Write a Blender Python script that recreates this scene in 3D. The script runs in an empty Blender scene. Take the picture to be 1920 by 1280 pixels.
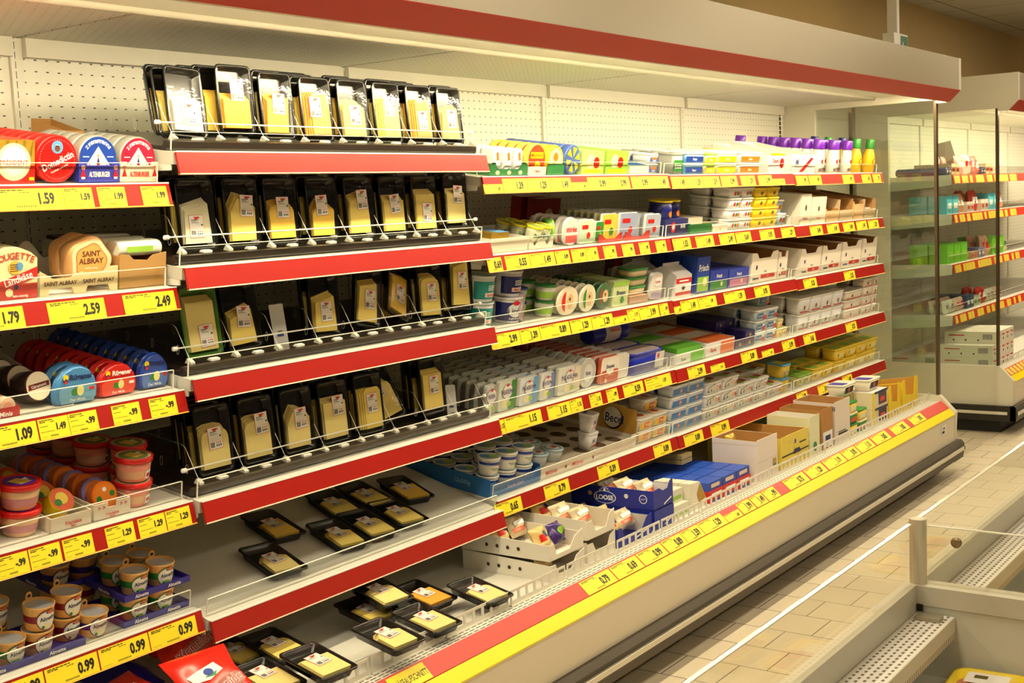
import bpy, bmesh, math, random
from mathutils import Matrix, Vector
random.seed(11)
SC = bpy.context.scene
COL = SC.collection

# ------------------------------------------------------------------ camera
FPX = 2329.643                       # focal length in pixels of the 1920 px frame
CAM = Vector((-3.2285, -2.4419, 1.6059))
yaw, pit, rol = 0.94060, -0.10840, -0.04680
_f = Vector((math.sin(yaw)*math.cos(pit), math.cos(yaw)*math.cos(pit), math.sin(pit)))
_r0 = Vector((math.cos(yaw), -math.sin(yaw), 0)); _u0 = _r0.cross(_f)
_r = math.cos(rol)*_r0 + math.sin(rol)*_u0
_u = -math.sin(rol)*_r0 + math.cos(rol)*_u0
cd = bpy.data.cameras.new('camera'); cam = bpy.data.objects.new('camera', cd); COL.objects.link(cam)
cd.sensor_width = 36.0; cd.lens = 36.0*FPX/1920.0; cd.clip_start = 0.05; cd.clip_end = 100
mw = Matrix.Identity(4)
for i in range(3):
    mw[i][0] = _r[i]; mw[i][1] = _u[i]; mw[i][2] = -_f[i]; mw[i][3] = CAM[i]
cam.matrix_world = mw
SC.camera = cam

# ------------------------------------------------------------------ exposure, world, room light
SC.view_settings.view_transform = 'Standard'; SC.view_settings.look = 'None'
SC.view_settings.gamma = 1.0; SC.view_settings.use_curve_mapping = False
SC.view_settings.exposure = -0.05
SC.cycles.transparent_max_bounces = 40
SC.cycles.max_bounces = 8
WARM = (1.0, 0.88, 0.64)
w = bpy.data.worlds.new('room_air'); SC.world = w; w.use_nodes = True
w.node_tree.nodes['Background'].inputs[0].default_value = (1.0, 0.78, 0.45, 1)
w.node_tree.nodes['Background'].inputs[1].default_value = 0.05
ROOM_W = 21.0
def area(name, loc, sx, sy, power, rot=(0, 0, 0), col=WARM):
    ld = bpy.data.lights.new(name, 'AREA'); ld.shape = 'RECTANGLE'; ld.size = sx; ld.size_y = sy
    ld.energy = power; ld.color = col
    o = bpy.data.objects.new(name, ld); COL.objects.link(o); o.location = loc; o.rotation_euler = rot
    return o
for i, x in enumerate((-4.2, -1.4, 1.4, 4.2, 7.0)):
    for j, y in enumerate((-1.35, -3.9)):
        area('ceiling_lamp', (x, y, 3.0), 1.5, 0.3, ROOM_W*(1.15 if j == 0 else 0.9))
TUBE_E = 125.0                        # radiance of the tubes under the canopies

# ------------------------------------------------------------------ pixel helpers (positions read off the photograph, on known planes)
def Xat(px, Y, Z):
    u = px-960.0
    a = [FPX*_r[i]-u*_f[i] for i in range(3)]
    return CAM.x - (a[1]*(Y-CAM.y)+a[2]*(Z-CAM.z))/a[0]
def Zat(py, X, Y):
    v = 640.0-py
    a = [FPX*_u[i]-v*_f[i] for i in range(3)]
    return CAM.z - (a[0]*(X-CAM.x)+a[1]*(Y-CAM.y))/a[2]
def onZ(px, py, Z):
    d = _r*((px-960.0)/FPX)+_u*((640.0-py)/FPX)+_f
    iv = FR.inverted(); c = iv @ CAM; d = iv.to_3x3() @ d
    return c + d*((Z-c.z)/d.z)

# ------------------------------------------------------------------ materials
def lin(c):
    c = c/255.0
    return c/12.92 if c <= .04045 else ((c+.055)/1.055)**2.4
_M = {}
def mat(rgb, rough=.5, metal=0.0, spec=.5, var=0.0, vscale=8.0, bump=0.0):
    key = (tuple(rgb), rough, metal, spec, var, vscale, bump)
    if key in _M: return _M[key]
    m = bpy.data.materials.new('paint_%d_%d_%d' % tuple(int(c) for c in rgb)); m.use_nodes = True
    nt = m.node_tree; b = nt.nodes['Principled BSDF']
    c = tuple(lin(x) for x in rgb)+(1,)
    b.inputs['Base Color'].default_value = c; b.inputs['Roughness'].default_value = rough
    b.inputs['Metallic'].default_value = metal; b.inputs['Specular IOR Level'].default_value = spec
    if var or bump:
        tc = nt.nodes.new('ShaderNodeTexCoord'); ns = nt.nodes.new('ShaderNodeTexNoise')
        ns.inputs['Scale'].default_value = vscale; ns.inputs['Detail'].default_value = 4
        nt.links.new(tc.outputs['Object'], ns.inputs['Vector'])
        if var:
            rp = nt.nodes.new('ShaderNodeMixRGB'); rp.blend_type = 'MIX'
            rp.inputs[1].default_value = tuple(x*(1-var) for x in c[:3])+(1,)
            rp.inputs[2].default_value = tuple(min(1, x*(1+var)) for x in c[:3])+(1,)
            nt.links.new(ns.outputs['Fac'], rp.inputs[0]); nt.links.new(rp.outputs[0], b.inputs['Base Color'])
        if bump:
            bp = nt.nodes.new('ShaderNodeBump'); bp.inputs['Strength'].default_value = bump; bp.inputs['Distance'].default_value = .004
            nt.links.new(ns.outputs['Fac'], bp.inputs['Height']); nt.links.new(bp.outputs[0], b.inputs['Normal'])
    _M[key] = m
    return m
def clear(name, tint=(.95, .96, .94), rough=.03, base=.04, top=.5, bump=0.0, power=3.0, gloss=(1, 1, 1)):
    m = bpy.data.materials.new(name); m.use_nodes = True; nt = m.node_tree
    for n in list(nt.nodes): nt.nodes.remove(n)
    out = nt.nodes.new('ShaderNodeOutputMaterial'); mx = nt.nodes.new('ShaderNodeMixShader')
    tr = nt.nodes.new('ShaderNodeBsdfTransparent'); gl = nt.nodes.new('ShaderNodeBsdfGlossy')
    tr.inputs[0].default_value = tuple(tint)+(1,); gl.inputs['Roughness'].default_value = rough; gl.inputs[0].default_value = tuple(gloss)+(1,)
    lw = nt.nodes.new('ShaderNodeLayerWeight'); lw.inputs[0].default_value = .5
    pw = nt.nodes.new('ShaderNodeMath'); pw.operation = 'POWER'; pw.inputs[1].default_value = power
    ml = nt.nodes.new('ShaderNodeMath'); ml.operation = 'MULTIPLY_ADD'; ml.inputs[1].default_value = top; ml.inputs[2].default_value = base
    nt.links.new(lw.outputs['Facing'], pw.inputs[0]); nt.links.new(pw.outputs[0], ml.inputs[0])
    nt.links.new(ml.outputs[0], mx.inputs[0]); nt.links.new(tr.outputs[0], mx.inputs[1]); nt.links.new(gl.outputs[0], mx.inputs[2])
    nt.links.new(mx.outputs[0], out.inputs[0])
    if bump:
        tc = nt.nodes.new('ShaderNodeTexCoord'); ns = nt.nodes.new('ShaderNodeTexNoise'); ns.inputs['Scale'].default_value = 38
        bp = nt.nodes.new('ShaderNodeBump'); bp.inputs['Strength'].default_value = bump; bp.inputs['Distance'].default_value = .003
        nt.links.new(tc.outputs['Object'], ns.inputs['Vector']); nt.links.new(ns.outputs['Fac'], bp.inputs['Height'])
        nt.links.new(bp.outputs[0], gl.inputs['Normal'])
    return m
def glow(name, col, strength):
    m = bpy.data.materials.new(name); m.use_nodes = True; nt = m.node_tree
    for n in list(nt.nodes): nt.nodes.remove(n)
    out = nt.nodes.new('ShaderNodeOutputMaterial'); e = nt.nodes.new('ShaderNodeEmission')
    e.inputs[0].default_value = tuple(col)+(1,); e.inputs[1].default_value = strength
    nt.links.new(e.outputs[0], out.inputs[0])
    return m
def slotted(name, rgb, ax, pitch, size, rough=.45, stagger=False, dark=(.03, .028, .02)):
    """sheet with a regular grid of punched slots; ax = the two object axes of the sheet"""
    m = mat(rgb, rough).copy(); m.name = name; nt = m.node_tree; b = nt.nodes['Principled BSDF']
    tc = nt.nodes.new('ShaderNodeTexCoord'); sp = nt.nodes.new('ShaderNodeSeparateXYZ'); nt.links.new(tc.outputs['Object'], sp.inputs[0])
    def math_(op, a, bb=None):
        n = nt.nodes.new('ShaderNodeMath'); n.operation = op
        for i, s in enumerate((a, bb)):
            if s is None: continue
            if isinstance(s, (int, float)): n.inputs[i].default_value = s
            else: nt.links.new(s, n.inputs[i])
        return n.outputs[0]
    u0 = math_('DIVIDE', sp.outputs[ax[0]], pitch[0]); v0 = math_('DIVIDE', sp.outputs[ax[1]], pitch[1])
    if stagger:
        row = math_('FLOORED_MODULO', math_('FLOOR', v0), 2.0); u0 = math_('ADD', u0, math_('MULTIPLY', row, .5))
    fu = math_('ABSOLUTE', math_('SUBTRACT', math_('FRACT', u0), .5)); fv = math_('ABSOLUTE', math_('SUBTRACT', math_('FRACT', v0), .5))
    hit = math_('MULTIPLY', math_('LESS_THAN', fu, size[0]/pitch[0]/2), math_('LESS_THAN', fv, size[1]/pitch[1]/2))
    mx = nt.nodes.new('ShaderNodeMixRGB'); mx.inputs[1].default_value = tuple(lin(x) for x in rgb)+(1,); mx.inputs[2].default_value = tuple(dark)+(1,)
    nt.links.new(hit, mx.inputs[0]); nt.links.new(mx.outputs[0], b.inputs['Base Color'])
    return m

WHITE = mat((232, 230, 222), .35, var=.03, vscale=5)
SHELFW = mat((206, 203, 192), .38, var=.03, vscale=5)
WHITE2 = mat((240, 238, 232), .3)
GREYW = mat((205, 202, 192), .4, var=.04, vscale=4)
RED = mat((160, 19, 9), .36, var=.04, vscale=3)
REDC = mat((190, 28, 14), .4, var=.04, vscale=2)
YEL = mat((250, 228, 40), .5)
YELS = mat((246, 222, 8), .35)
INK = mat((28, 24, 20), .6)
INKS = mat((96, 84, 30), .6)
BLACK = mat((16, 15, 14), .35)
TRAYK = mat((17, 16, 15), .22)
STEEL = mat((178, 174, 164), .32, .85)
DARKM = mat((52, 46, 38), .35, .4)
CARD = mat((176, 128, 70), .75, var=.08, vscale=20)
CARDW = mat((232, 226, 214), .65, var=.03, vscale=10)
LABEL = mat((246, 242, 236), .4)
LRED = mat((214, 40, 26), .45)
ACR = clear('clear_acrylic', (.985, .99, .975), .05, .02, .5, 0, 4)
ACRE = mat((238, 236, 222), .25)
FILM = clear('cling_film', (.985, .985, .975), .07, .010, .11, .55, 2.5)
GLASSM = clear('cabinet_glass', (.90, .93, .89), .015, .05, .5, 0, 3)

# ------------------------------------------------------------------ text
_T = {}
def glyphs(s, bold=.012):
    k = (s, bold)
    if k in _T: return _T[k]
    cu = bpy.data.curves.new('lettering', 'FONT'); cu.body = s; cu.size = 1.0; cu.resolution_u = 2; cu.offset = bold; cu.fill_mode = 'FRONT'
    o = bpy.data.objects.new('lettering', cu); COL.objects.link(o)
    dg = bpy.context.evaluated_depsgraph_get(); ev = o.evaluated_get(dg); me = ev.to_mesh()
    vs = [(v.co.x, v.co.y) for v in me.vertices]; fs = [tuple(p.vertices) for p in me.polygons]
    ev.to_mesh_clear(); bpy.data.objects.remove(o); bpy.data.curves.remove(cu)
    if vs:
        x0 = min(v[0] for v in vs); x1 = max(v[0] for v in vs); y0 = min(v[1] for v in vs); y1 = max(v[1] for v in vs)
        vs = [((a-x0)/(y1-y0), (b-y0)/(y1-y0)) for a, b in vs]; wd = (x1-x0)/(y1-y0)
    else: wd = 0
    _T[k] = (vs, fs, wd)
    return _T[k]

# ------------------------------------------------------------------ mesh builder
def rr(w, h, r, n=4, cx=0, cy=0):
    """rounded rectangle outline, counter-clockwise"""
    r = min(r, w/2-1e-5, h/2-1e-5); pts = []
    for k, (sx, sy) in enumerate(((1, 1), (-1, 1), (-1, -1), (1, -1))):
        for i in range(n+1):
            a = math.pi/2*(k+i/n)
            pts.append((cx+sx*(w/2-r)+r*math.cos(a), cy+sy*(h/2-r)+r*math.sin(a)))
    return pts
def circ(r, n=24, cx=0, cy=0, ph=0):
    return [(cx+r*math.cos(2*math.pi*i/n+ph), cy+r*math.sin(2*math.pi*i/n+ph)) for i in range(n)]
class MB:
    def __init__(s): s.v = []; s.f = []; s.fm = []; s.sm = []; s.mats = []; s.closed = True
    def mi(s, m):
        if m not in s.mats: s.mats.append(m)
        return s.mats.index(m)
    def add(s, pts, faces, m, smooth=False):
        b = len(s.v); s.v += [tuple(p) for p in pts]; k = s.mi(m)
        for f in faces: s.f.append(tuple(b+i for i in f)); s.fm.append(k); s.sm.append(smooth)
        return s
    def quad(s, a, b, c, d, m): return s.add([a, b, c, d], [(0, 1, 2, 3)], m)
    def box(s, x0, x1, y0, y1, z0, z1, m):
        return s.add([(x0, y0, z0), (x1, y0, z0), (x1, y1, z0), (x0, y1, z0), (x0, y0, z1), (x1, y0, z1), (x1, y1, z1), (x0, y1, z1)],
                     [(0, 3, 2, 1), (4, 5, 6, 7), (0, 1, 5, 4), (1, 2, 6, 5), (2, 3, 7, 6), (3, 0, 4, 7)], m)
    @staticmethod
    def _p(axis, a, b, t): return (t, a, b) if axis == 'x' else (a, t, b) if axis == 'y' else (a, b, t)
    def loft(s, rings, axis, ms, caps=(True, True), smooth=True, capm=None):
        """rings: list of (outline, level); ms: one material or a list per band"""
        n = len(rings[0][0]); nb = len(rings)-1
        for k in range(nb):
            m = ms[k] if isinstance(ms, (list, tuple)) else ms
            pts = [s._p(axis, a, b, rings[k][1]) for a, b in rings[k][0]]+[s._p(axis, a, b, rings[k+1][1]) for a, b in rings[k+1][0]]
            s.add(pts, [(i, (i+1) % n, n+(i+1) % n, n+i) for i in range(n)], m, smooth)
        for e, k in ((0, 0), (1, nb)):
            if caps[e]:
                m = (capm[e] if isinstance(capm, (list, tuple)) else capm) or (ms[min(k, nb-1)] if isinstance(ms, (list, tuple)) else ms)
                s.add([s._p(axis, a, b, rings[k][1]) for a, b in rings[k][0]], [tuple(range(n))], m)
        return s
    def prism(s, pts, t0, t1, axis, m, smooth=False, capm=None): return s.loft([(pts, t0), (pts, t1)], axis, m, smooth=smooth, capm=capm)
    def lathe(s, prof, ms, n=24, axis='z', cx=0, cy=0, caps=(True, True), capm=None):
        return s.loft([(circ(r, n, cx, cy), z) for r, z in prof], axis, ms, caps, True, capm)
    def tube(s, a, b, r, m, n=8):
        a = Vector(a); b = Vector(b); d = (b-a).normalized(); q = d.to_track_quat('Z', 'Y').to_matrix()
        pts = [a+q@Vector((r*math.cos(2*math.pi*i/n), r*math.sin(2*math.pi*i/n), 0)) for i in range(n)]
        pts += [p+(b-a) for p in pts]
        return s.add(pts, [(i, (i+1) % n, n+(i+1) % n, n+i) for i in range(n)]+[tuple(range(n-1, -1, -1)), tuple(range(n, 2*n))], m, True)
    # flat printed shapes on a front (y = const, facing -Y)
    def flat(s, pts, y, m): return s.add([(a, y, b) for a, b in pts], [tuple(range(len(pts)))], m)
    def rect(s, x0, x1, z0, z1, y, m): return s.flat([(x0, z0), (x1, z0), (x1, z1), (x0, z1)], y, m)
    def disc(s, cx, cz, r, y, m, n=24, sx=1.0): return s.flat([(cx+(a)*sx, cz+b) for a, b in circ(r, n)], y, m)
    def text(s, t, cx, cz, h, y, m, wmax=None, rot=0.0, bold=.012, sx=1.0, fn=None):
        vs, fs, wd = glyphs(t, bold)
        if not vs: return s
        kx = h*sx
        if wmax and wd*kx > wmax: kx = wmax/wd
        c, q = math.cos(rot), math.sin(rot); pts = []
        for a, b in vs:
            X = (a-wd/2)*kx; Z = (b-.5)*h
            p = (cx+X*c-Z*q, y, cz+X*q+Z*c)
            pts.append(fn(p) if fn else p)
        return s.add(pts, fs, m)
    def arc_text(s, t, cx, cz, r, h, y, m, a0, a1, bold=.02, up=True):
        n = len(t)
        for i, ch in enumerate(t):
            if ch == ' ': continue
            a = a0+(a1-a0)*(i/(n-1) if n > 1 else .5)
            s.text(ch, cx+r*math.cos(a), cz+r*math.sin(a), h, y, m, rot=a-math.pi/2 if up else a+math.pi/2, bold=bold)
        return s
    def slice_x(s, step):
        """cut long faces so that the printing can follow a curve"""
        bm = bmesh.new(); vs = [bm.verts.new(v) for v in s.v]
        for f, k in zip(s.f, s.fm):
            try: bm.faces.new([vs[i] for i in f]).material_index = k
            except ValueError: pass
        x0 = min(v[0] for v in s.v); x1 = max(v[0] for v in s.v); x = x0+step
        while x < x1:
            bmesh.ops.bisect_plane(bm, geom=bm.verts[:]+bm.edges[:]+bm.faces[:], plane_co=(x, 0, 0), plane_no=(1, 0, 0), dist=1e-7); x += step
        bm.verts.index_update(); s.v = [tuple(v.co) for v in bm.verts]
        s.f = [tuple(v.index for v in f.verts) for f in bm.faces]; s.fm = [f.material_index for f in bm.faces]; s.sm = [False]*len(s.f); bm.free()
        return s
    def xform(s, M, start=0):
        s.v = s.v[:start]+[tuple(M @ Vector(p)) for p in s.v[start:]]; return s
    def mesh(s, name, fix=True):
        me = bpy.data.meshes.new(name); me.from_pydata(s.v, [], s.f)
        for m in s.mats: me.materials.append(m)
        me.polygons.foreach_set('material_index', s.fm); me.polygons.foreach_set('use_smooth', s.sm)
        if fix:
            bm = bmesh.new(); bm.from_mesh(me); bmesh.ops.remove_doubles(bm, verts=bm.verts, dist=1e-6)
            bmesh.ops.recalc_face_normals(bm, faces=bm.faces); bm.to_mesh(me); bm.free()
        me.update(); return me

# ------------------------------------------------------------------ objects
LABELS = {}
FR = Matrix.Identity(4)              # frame of the sloping shelf that goods are being set on
class N:
    """a part: name, mesh, kids, own label"""
    def __init__(s, name, mb, kids=(), label=None, fix=True):
        s.name = name; s.me = (mb.mesh(name, fix) if isinstance(mb, MB) else mb); s.kids = list(kids); s.label = label
def _mk(n, parent):
    o = bpy.data.objects.new(n.name, n.me); COL.objects.link(o); o.parent = parent
    if n.label: o['label'] = n.label
    for k in n.kids: _mk(k, o)
    return o
def spawn(n, loc, label, cat, group=None, rz=0.0, rx=0.0, ry=0.0, sc=None, kind=None):
    o = _mk(n, None)
    M = FR @ Matrix.Translation(Vector(loc)) @ Matrix.Rotation(rz, 4, 'Z') @ Matrix.Rotation(ry, 4, 'Y') @ Matrix.Rotation(rx, 4, 'X')
    if sc: M = M @ Matrix.Diagonal(Vector(((sc, sc, sc) if isinstance(sc, (int, float)) else sc)).to_4d())
    o.matrix_basis = M
    if kind: o['kind'] = kind
    else:
        o['label'] = label; o['category'] = cat
        if group: o['group'] = group
        if label in LABELS and LABELS[label] != group: print('DUPLICATE LABEL', label)
        if label in LABELS: print('DUP', label)
        LABELS[label] = group
        nw = len(label.replace(',', ' ').split())
        if nw < 4 or nw > 16: print('LABEL LENGTH', nw, label)
    return o
def struct(name, mb, loc=(0, 0, 0), fix=True):
    o = _mk(N(name, mb, fix=fix), None); o.location = loc; o['kind'] = 'structure'; return o
ORD = ['first', 'second', 'third', 'fourth', 'fifth', 'sixth', 'seventh', 'eighth', 'ninth', 'tenth', 'eleventh', 'twelfth', 'thirteenth',
       'fourteenth', 'fifteenth', 'sixteenth', 'seventeenth', 'eighteenth', 'nineteenth', 'twentieth']

# ================================================================== the room
def tiles():
    m = bpy.data.materials.new('floor_tiles'); m.use_nodes = True; nt = m.node_tree; b = nt.nodes['Principled BSDF']
    tc = nt.nodes.new('ShaderNodeTexCoord'); mp = nt.nodes.new('ShaderNodeMapping'); mp.inputs['Rotation'].default_value = (0, 0, math.pi/2)
    mp.inputs['Location'].default_value = (0.1, .047, 0)
    br = nt.nodes.new('ShaderNodeTexBrick'); br.offset = .5; br.squash = 1
    br.inputs['Scale'].default_value = 1.0; br.inputs['Brick Width'].default_value = .2; br.inputs['Row Height'].default_value = .194
    br.inputs['Mortar Size'].default_value = .0022; br.inputs['Mortar Smooth'].default_value = .1
    br.inputs['Color1'].default_value = (lin(206), lin(192), lin(168), 1); br.inputs['Color2'].default_value = (lin(212), lin(198), lin(174), 1)
    br.inputs['Mortar'].default_value = (lin(84), lin(72), lin(54), 1)
    nt.links.new(tc.outputs['Object'], mp.inputs['Vector']); nt.links.new(mp.outputs[0], br.inputs['Vector']); nt.links.new(br.outputs['Color'], b.inputs['Base Color'])
    ns = nt.nodes.new('ShaderNodeTexNoise'); ns.inputs['Scale'].default_value = 3.0; nt.links.new(tc.outputs['Object'], ns.inputs['Vector'])
    rm = nt.nodes.new('ShaderNodeMapRange'); rm.inputs[3].default_value = .34; rm.inputs[4].default_value = .52
    nt.links.new(ns.outputs['Fac'], rm.inputs[0]); nt.links.new(rm.outputs[0], b.inputs['Roughness'])
    return m
struct('floor', MB().box(-7, 16, -7, .9, -.05, 0, tiles()))
def plaster(rgb):
    return mat(rgb, .85, var=.06, vscale=1.3)
struct('wall_back', MB().box(-7, 16, .80, .90, 0, 3.05, plaster((240, 212, 158))))
struct('wall_right', MB().box(15.9, 16, -7, .8, 0, 3.05, plaster((196, 112, 70))))
def ceil_mat():
    m = bpy.data.materials.new('ceiling_tiles'); m.use_nodes = True; nt = m.node_tree; b = nt.nodes['Principled BSDF']; b.inputs['Roughness'].default_value = .9
    tc = nt.nodes.new('ShaderNodeTexCoord'); br = nt.nodes.new('ShaderNodeTexBrick'); br.offset = 0
    br.inputs['Scale'].default_value = 1.0; br.inputs['Brick Width'].default_value = .625; br.inputs['Row Height'].default_value = .625; br.inputs['Mortar Size'].default_value = .009
    br.inputs['Color1'].default_value = (lin(238), lin(232), lin(214), 1); br.inputs['Color2'].default_value = (lin(232), lin(226), lin(208), 1); br.inputs['Mortar'].default_value = (lin(176), lin(166), lin(146), 1)
    nt.links.new(tc.outputs['Object'], br.inputs['Vector']); nt.links.new(br.outputs['Color'], b.inputs['Base Color'])
    return m
struct('ceiling', MB().box(-7, 16, -7, .9, 3.04, 3.10, ceil_mat()))
# hanging emergency exit sign between the two cabinets
GREEN = mat((22, 112, 78), .4)
sg = Vector((4.45, .16, 0))
def sign():
    c = MB().box(-.115, .135, -.035, .035, 2.40, 2.538, WHITE2)
    f = MB().rect(.004, .128, 2.405, 2.527, -.0365, GREEN)
    p = MB(); y = -.038
    p.disc(.040, 2.452, .006, y, WHITE2, 10); p.flat([(.030, 2.445), (.046, 2.447), (.050, 2.430), (.058, 2.418), (.050, 2.416), (.042, 2.428), (.034, 2.412), (.026, 2.414), (.034, 2.432)], y, WHITE2)
    p.flat([(.070, 2.436), (.086, 2.436), (.086, 2.446), (.100, 2.430), (.086, 2.414), (.086, 2.424), (.070, 2.424)], y, WHITE2)
    p.v = [(a, b, c+.034) for a, b, c in p.v]; pole = MB().box(-.045, .0, -.03, .03, 2.538, 3.04, WHITE2)
    return N('sign_case', c, [N('green_face', f, [N('running_figure_and_arrow', p, fix=False)], 'green sign face', fix=False), N('hanger_pole', pole)])
spawn(sign(), (sg.x, sg.y, 0), 'white hanging emergency exit sign with green face above the gap', 'exit sign')

# ================================================================== the refrigerated wall cabinets
SLOT = slotted('slotted_back_sheet', (236, 232, 218), ('X', 'Z'), (.0355, .0305), (.0085, .0032))
SLOTC = slotted('perforated_ceiling_sheet', (226, 222, 208), ('X', 'Y'), (.030, .030), (.0075, .0035), stagger=True, dark=(.20, .18, .13))
UPR = slotted('slotted_upright', (232, 228, 214), ('X', 'Z'), (.027, .026), (.0022, .019))
TUBE = glow('fluorescent_tube_glow', (1.0, .86, .56), TUBE_E)
GRILL = slotted('slotted_ledge', (234, 230, 220), ('X', 'Y'), (.030, .016), (.024, .0055))
def cabinet(name, xa, xb, glass_at, label):
    """xa..xb run of 1.25 m bays; glass_at 'right' or 'left' end wall with its glass screen"""
    k = []
    nb = int(round((xb-xa)/1.25))
    k.append(N('plinth', MB().box(xa, xb, -.30, .66, 0, .10, mat((22, 20, 18), .6))))
    e = .04; x0 = xa-(e if glass_at == 'left' else 0); x1 = xb+(e if glass_at == 'right' else 0)
    bp = [(-.376, .183), (-.402, .183), (-.420, .165), (-.420, .150), (-.425, .148), (-.425, .128), (-.420, .126), (-.412, .085), (-.376, .080)]
    bx0, bx1 = x0-(.03 if glass_at == 'left' else 0), x1+(.03 if glass_at == 'right' else 0)
    kids = [N('white_strip', MB().box(bx0, bx1-(.03 if glass_at == 'right' else 0), -.4285, -.4245, .129, .147, mat((216, 208, 190), .4)))]
    b = MB().prism(bp, bx0, bx1, 'x', mat((66, 58, 46), .5, .1, var=.1, vscale=3))
    if glass_at == 'left':
        b.box(bx0, bx0+.03, -.412, .60, .085, .183, mat((44, 40, 34), .4, .2))
        kids.append(N('white_strip', MB().box(bx0-.004, bx0, -.36, .60, .128, .147, mat((216, 208, 190), .4))))
    k.append(N('bumper', b, kids))
    k.append(N('front_panel', MB().prism([(-.384, .183), (-.384, .333), (-.376, .333), (-.34, .300), (-.30, .18)], xa, xb, 'x', mat((222, 212, 192), .45, var=.02, vscale=2))))
    # sloping nose: yellow stripe, red price rail, white slotted ledge
    k.append(N('yellow_stripe', MB().prism([(-.388, .330), (-.389, .336), (-.357, .367), (-.350, .362)], xa, xb, 'x', YELS)))
    k.append(N('price_rail', MB().prism([(-.356, .3665), (-.3565, .3695), (-.312, .4080), (-.308, .405), (-.345, .36)], xa, xb, 'x', mat((206, 58, 46), .42))))
    k.append(N('slotted_ledge', MB().prism([(-.311, .4040), (-.258, .4005), (-.258, .385), (-.311, .385)], xa, xb, 'x', GRILL)))
    k.append(N('deck', MB().box(xa, xb, -.258, .60, .370, .398, mat((222, 220, 210), .38, var=.03, vscale=5))))
    for i in range(nb):
        c = xa+1.25*i
        k.append(N('back_panel', MB().box(c+.019, c+1.231, .602, .615, .398, 2.075, SLOT)))
        k.append(N('valance', MB().box(c+.019, c+1.231, .575, .601, 2.062, 2.112, slotted('slotted_valance', (226, 220, 204), ('X', 'Z'), (.0355, .5), (.0085, .0035)))))
        k.append(N('ceiling_panel', MB().box(c+.007, c+1.243, .052, .601, 2.112, 2.124, SLOTC)))
        k.append(N('fluorescent_tube', MB().tube((c+.03, -.315, 2.098), (c+1.22, -.315, 2.098), .013, TUBE, 10)))
        k.append(N('added_tube_shield', MB().prism([(-.350, 2.117), (-.350, 2.113), (-.282, 2.113), (-.278, 2.0945), (-.275, 2.0945), (-.278, 2.117)], c+.004, c+1.246, 'x', WHITE2)))  # added shield, shaped to keep direct tube light off the duct strip
        if i: k.append(N('gap_shade_strip', MB().box(c-.008, c+.008, .060, .600, 2.1245, 2.1290, mat((40, 38, 30), .7))))  # added strip behind the panel gap, its shade put into the dark colour
    for i in range(nb+1):
        c = min(max(xa+1.25*i, xa+.02), xb-.02)
        k.append(N('upright', MB().box(c-.018, c+.018, .592, .612, .398, 2.112, UPR)))
    k.append(N('air_duct_strip', MB().box(xa, xb, -.352, .040, 2.118, 2.128, mat((228, 224, 206), .12, .1, spec=.8))))
    k.append(N('lip_tube', MB().tube((xa, .046, 2.114), (xb, .046, 2.114), .010, mat((206, 200, 180), .35), 10)))
    k.append(N('carcass_top', MB().box(xa, xb, -.36, .66, 2.130, 2.20, GREYW)))
    k.append(N('carcass_back', MB().box(xa, xb, .616, .66, .10, 2.13, GREYW)))
    cp = [(-.352, 2.060), (-.362, 2.058), (-.424, 2.118), (-.424, 2.287), (-.300, 2.287), (-.300, 2.13), (-.352, 2.13)]
    k.append(N('canopy', MB().prism(cp, x0, x1, 'x', mat((206, 196, 176), .25, .25, var=.03, vscale=2)),
               [N('red_stripe', MB().prism([(-.3665, 2.0605), (-.3690, 2.0600), (-.4275, 2.1165), (-.4255, 2.1190)], x0+(.022 if glass_at == 'left' else 0), x1-(.022 if glass_at == 'right' else 0), 'x', REDC))]))
    # end wall
    ex0, ex1 = (xb, x1) if glass_at == 'right' else (x0, xa)
    EW = mat((214, 208, 188), .45, var=.02, vscale=2)
    tray = [(.62, .10), (.62, .44), (-.305, .438), (-.392, .345), (-.384, .176), (-.30, .10)]
    k.append(N('trough_end', MB().prism(tray, ex0, ex1, 'x', EW)))
    k.append(N('end_wall', MB().prism([(.62, .44), (.62, 2.288), (-.4245, 2.288), (-.4245, 2.1175), (-.3620, 2.0572), (-.30, 2.0572), (-.30, 2.075), (.40, 2.075), (.40, .44)], ex0-(.0006 if glass_at == 'left' else -.002), ex1+(.0006 if glass_at == 'right' else -.002), 'x', EW)))
    g = (ex0+ex1)/2
    k.append(N('glass_screen', MB().box(g-.004, g+.004, -.285, .40, .44, 2.075, GLASSM)))
    k.append(N('glass_post', MB().box(g-.016, g+.016, -.300, -.285, .44, 2.075, mat((88, 74, 56), .35, .6))))
    if glass_at == 'right':
        pl = MB().rect(3.52, 3.60, .255, .305, -.3855, WHITE2); pl.text('LINDE', 3.56, .288, .012, -.386, INK); pl.rect(3.53, 3.57, .262, .275, -.386, INK)
        k.append(N('maker_plate', pl, fix=False))
    return spawn(N(name, None, k), (0, 0, 0), label, 'refrigerated cabinet')
cabinet('refrigerated_wall_cabinet', -2.5, 3.75, 'right', 'long open white refrigerated cabinet with red canopy stripe and yellow kick stripe')
cabinet('refrigerated_wall_cabinet', 5.04, 10.04, 'left', 'farther white refrigerated cabinet beyond the gap, glass end facing the near one')

struct('trim_1', MB().box(3.80, 4.99, .665, .69, 0, 2.16, mat((206, 200, 180), .5)))
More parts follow.
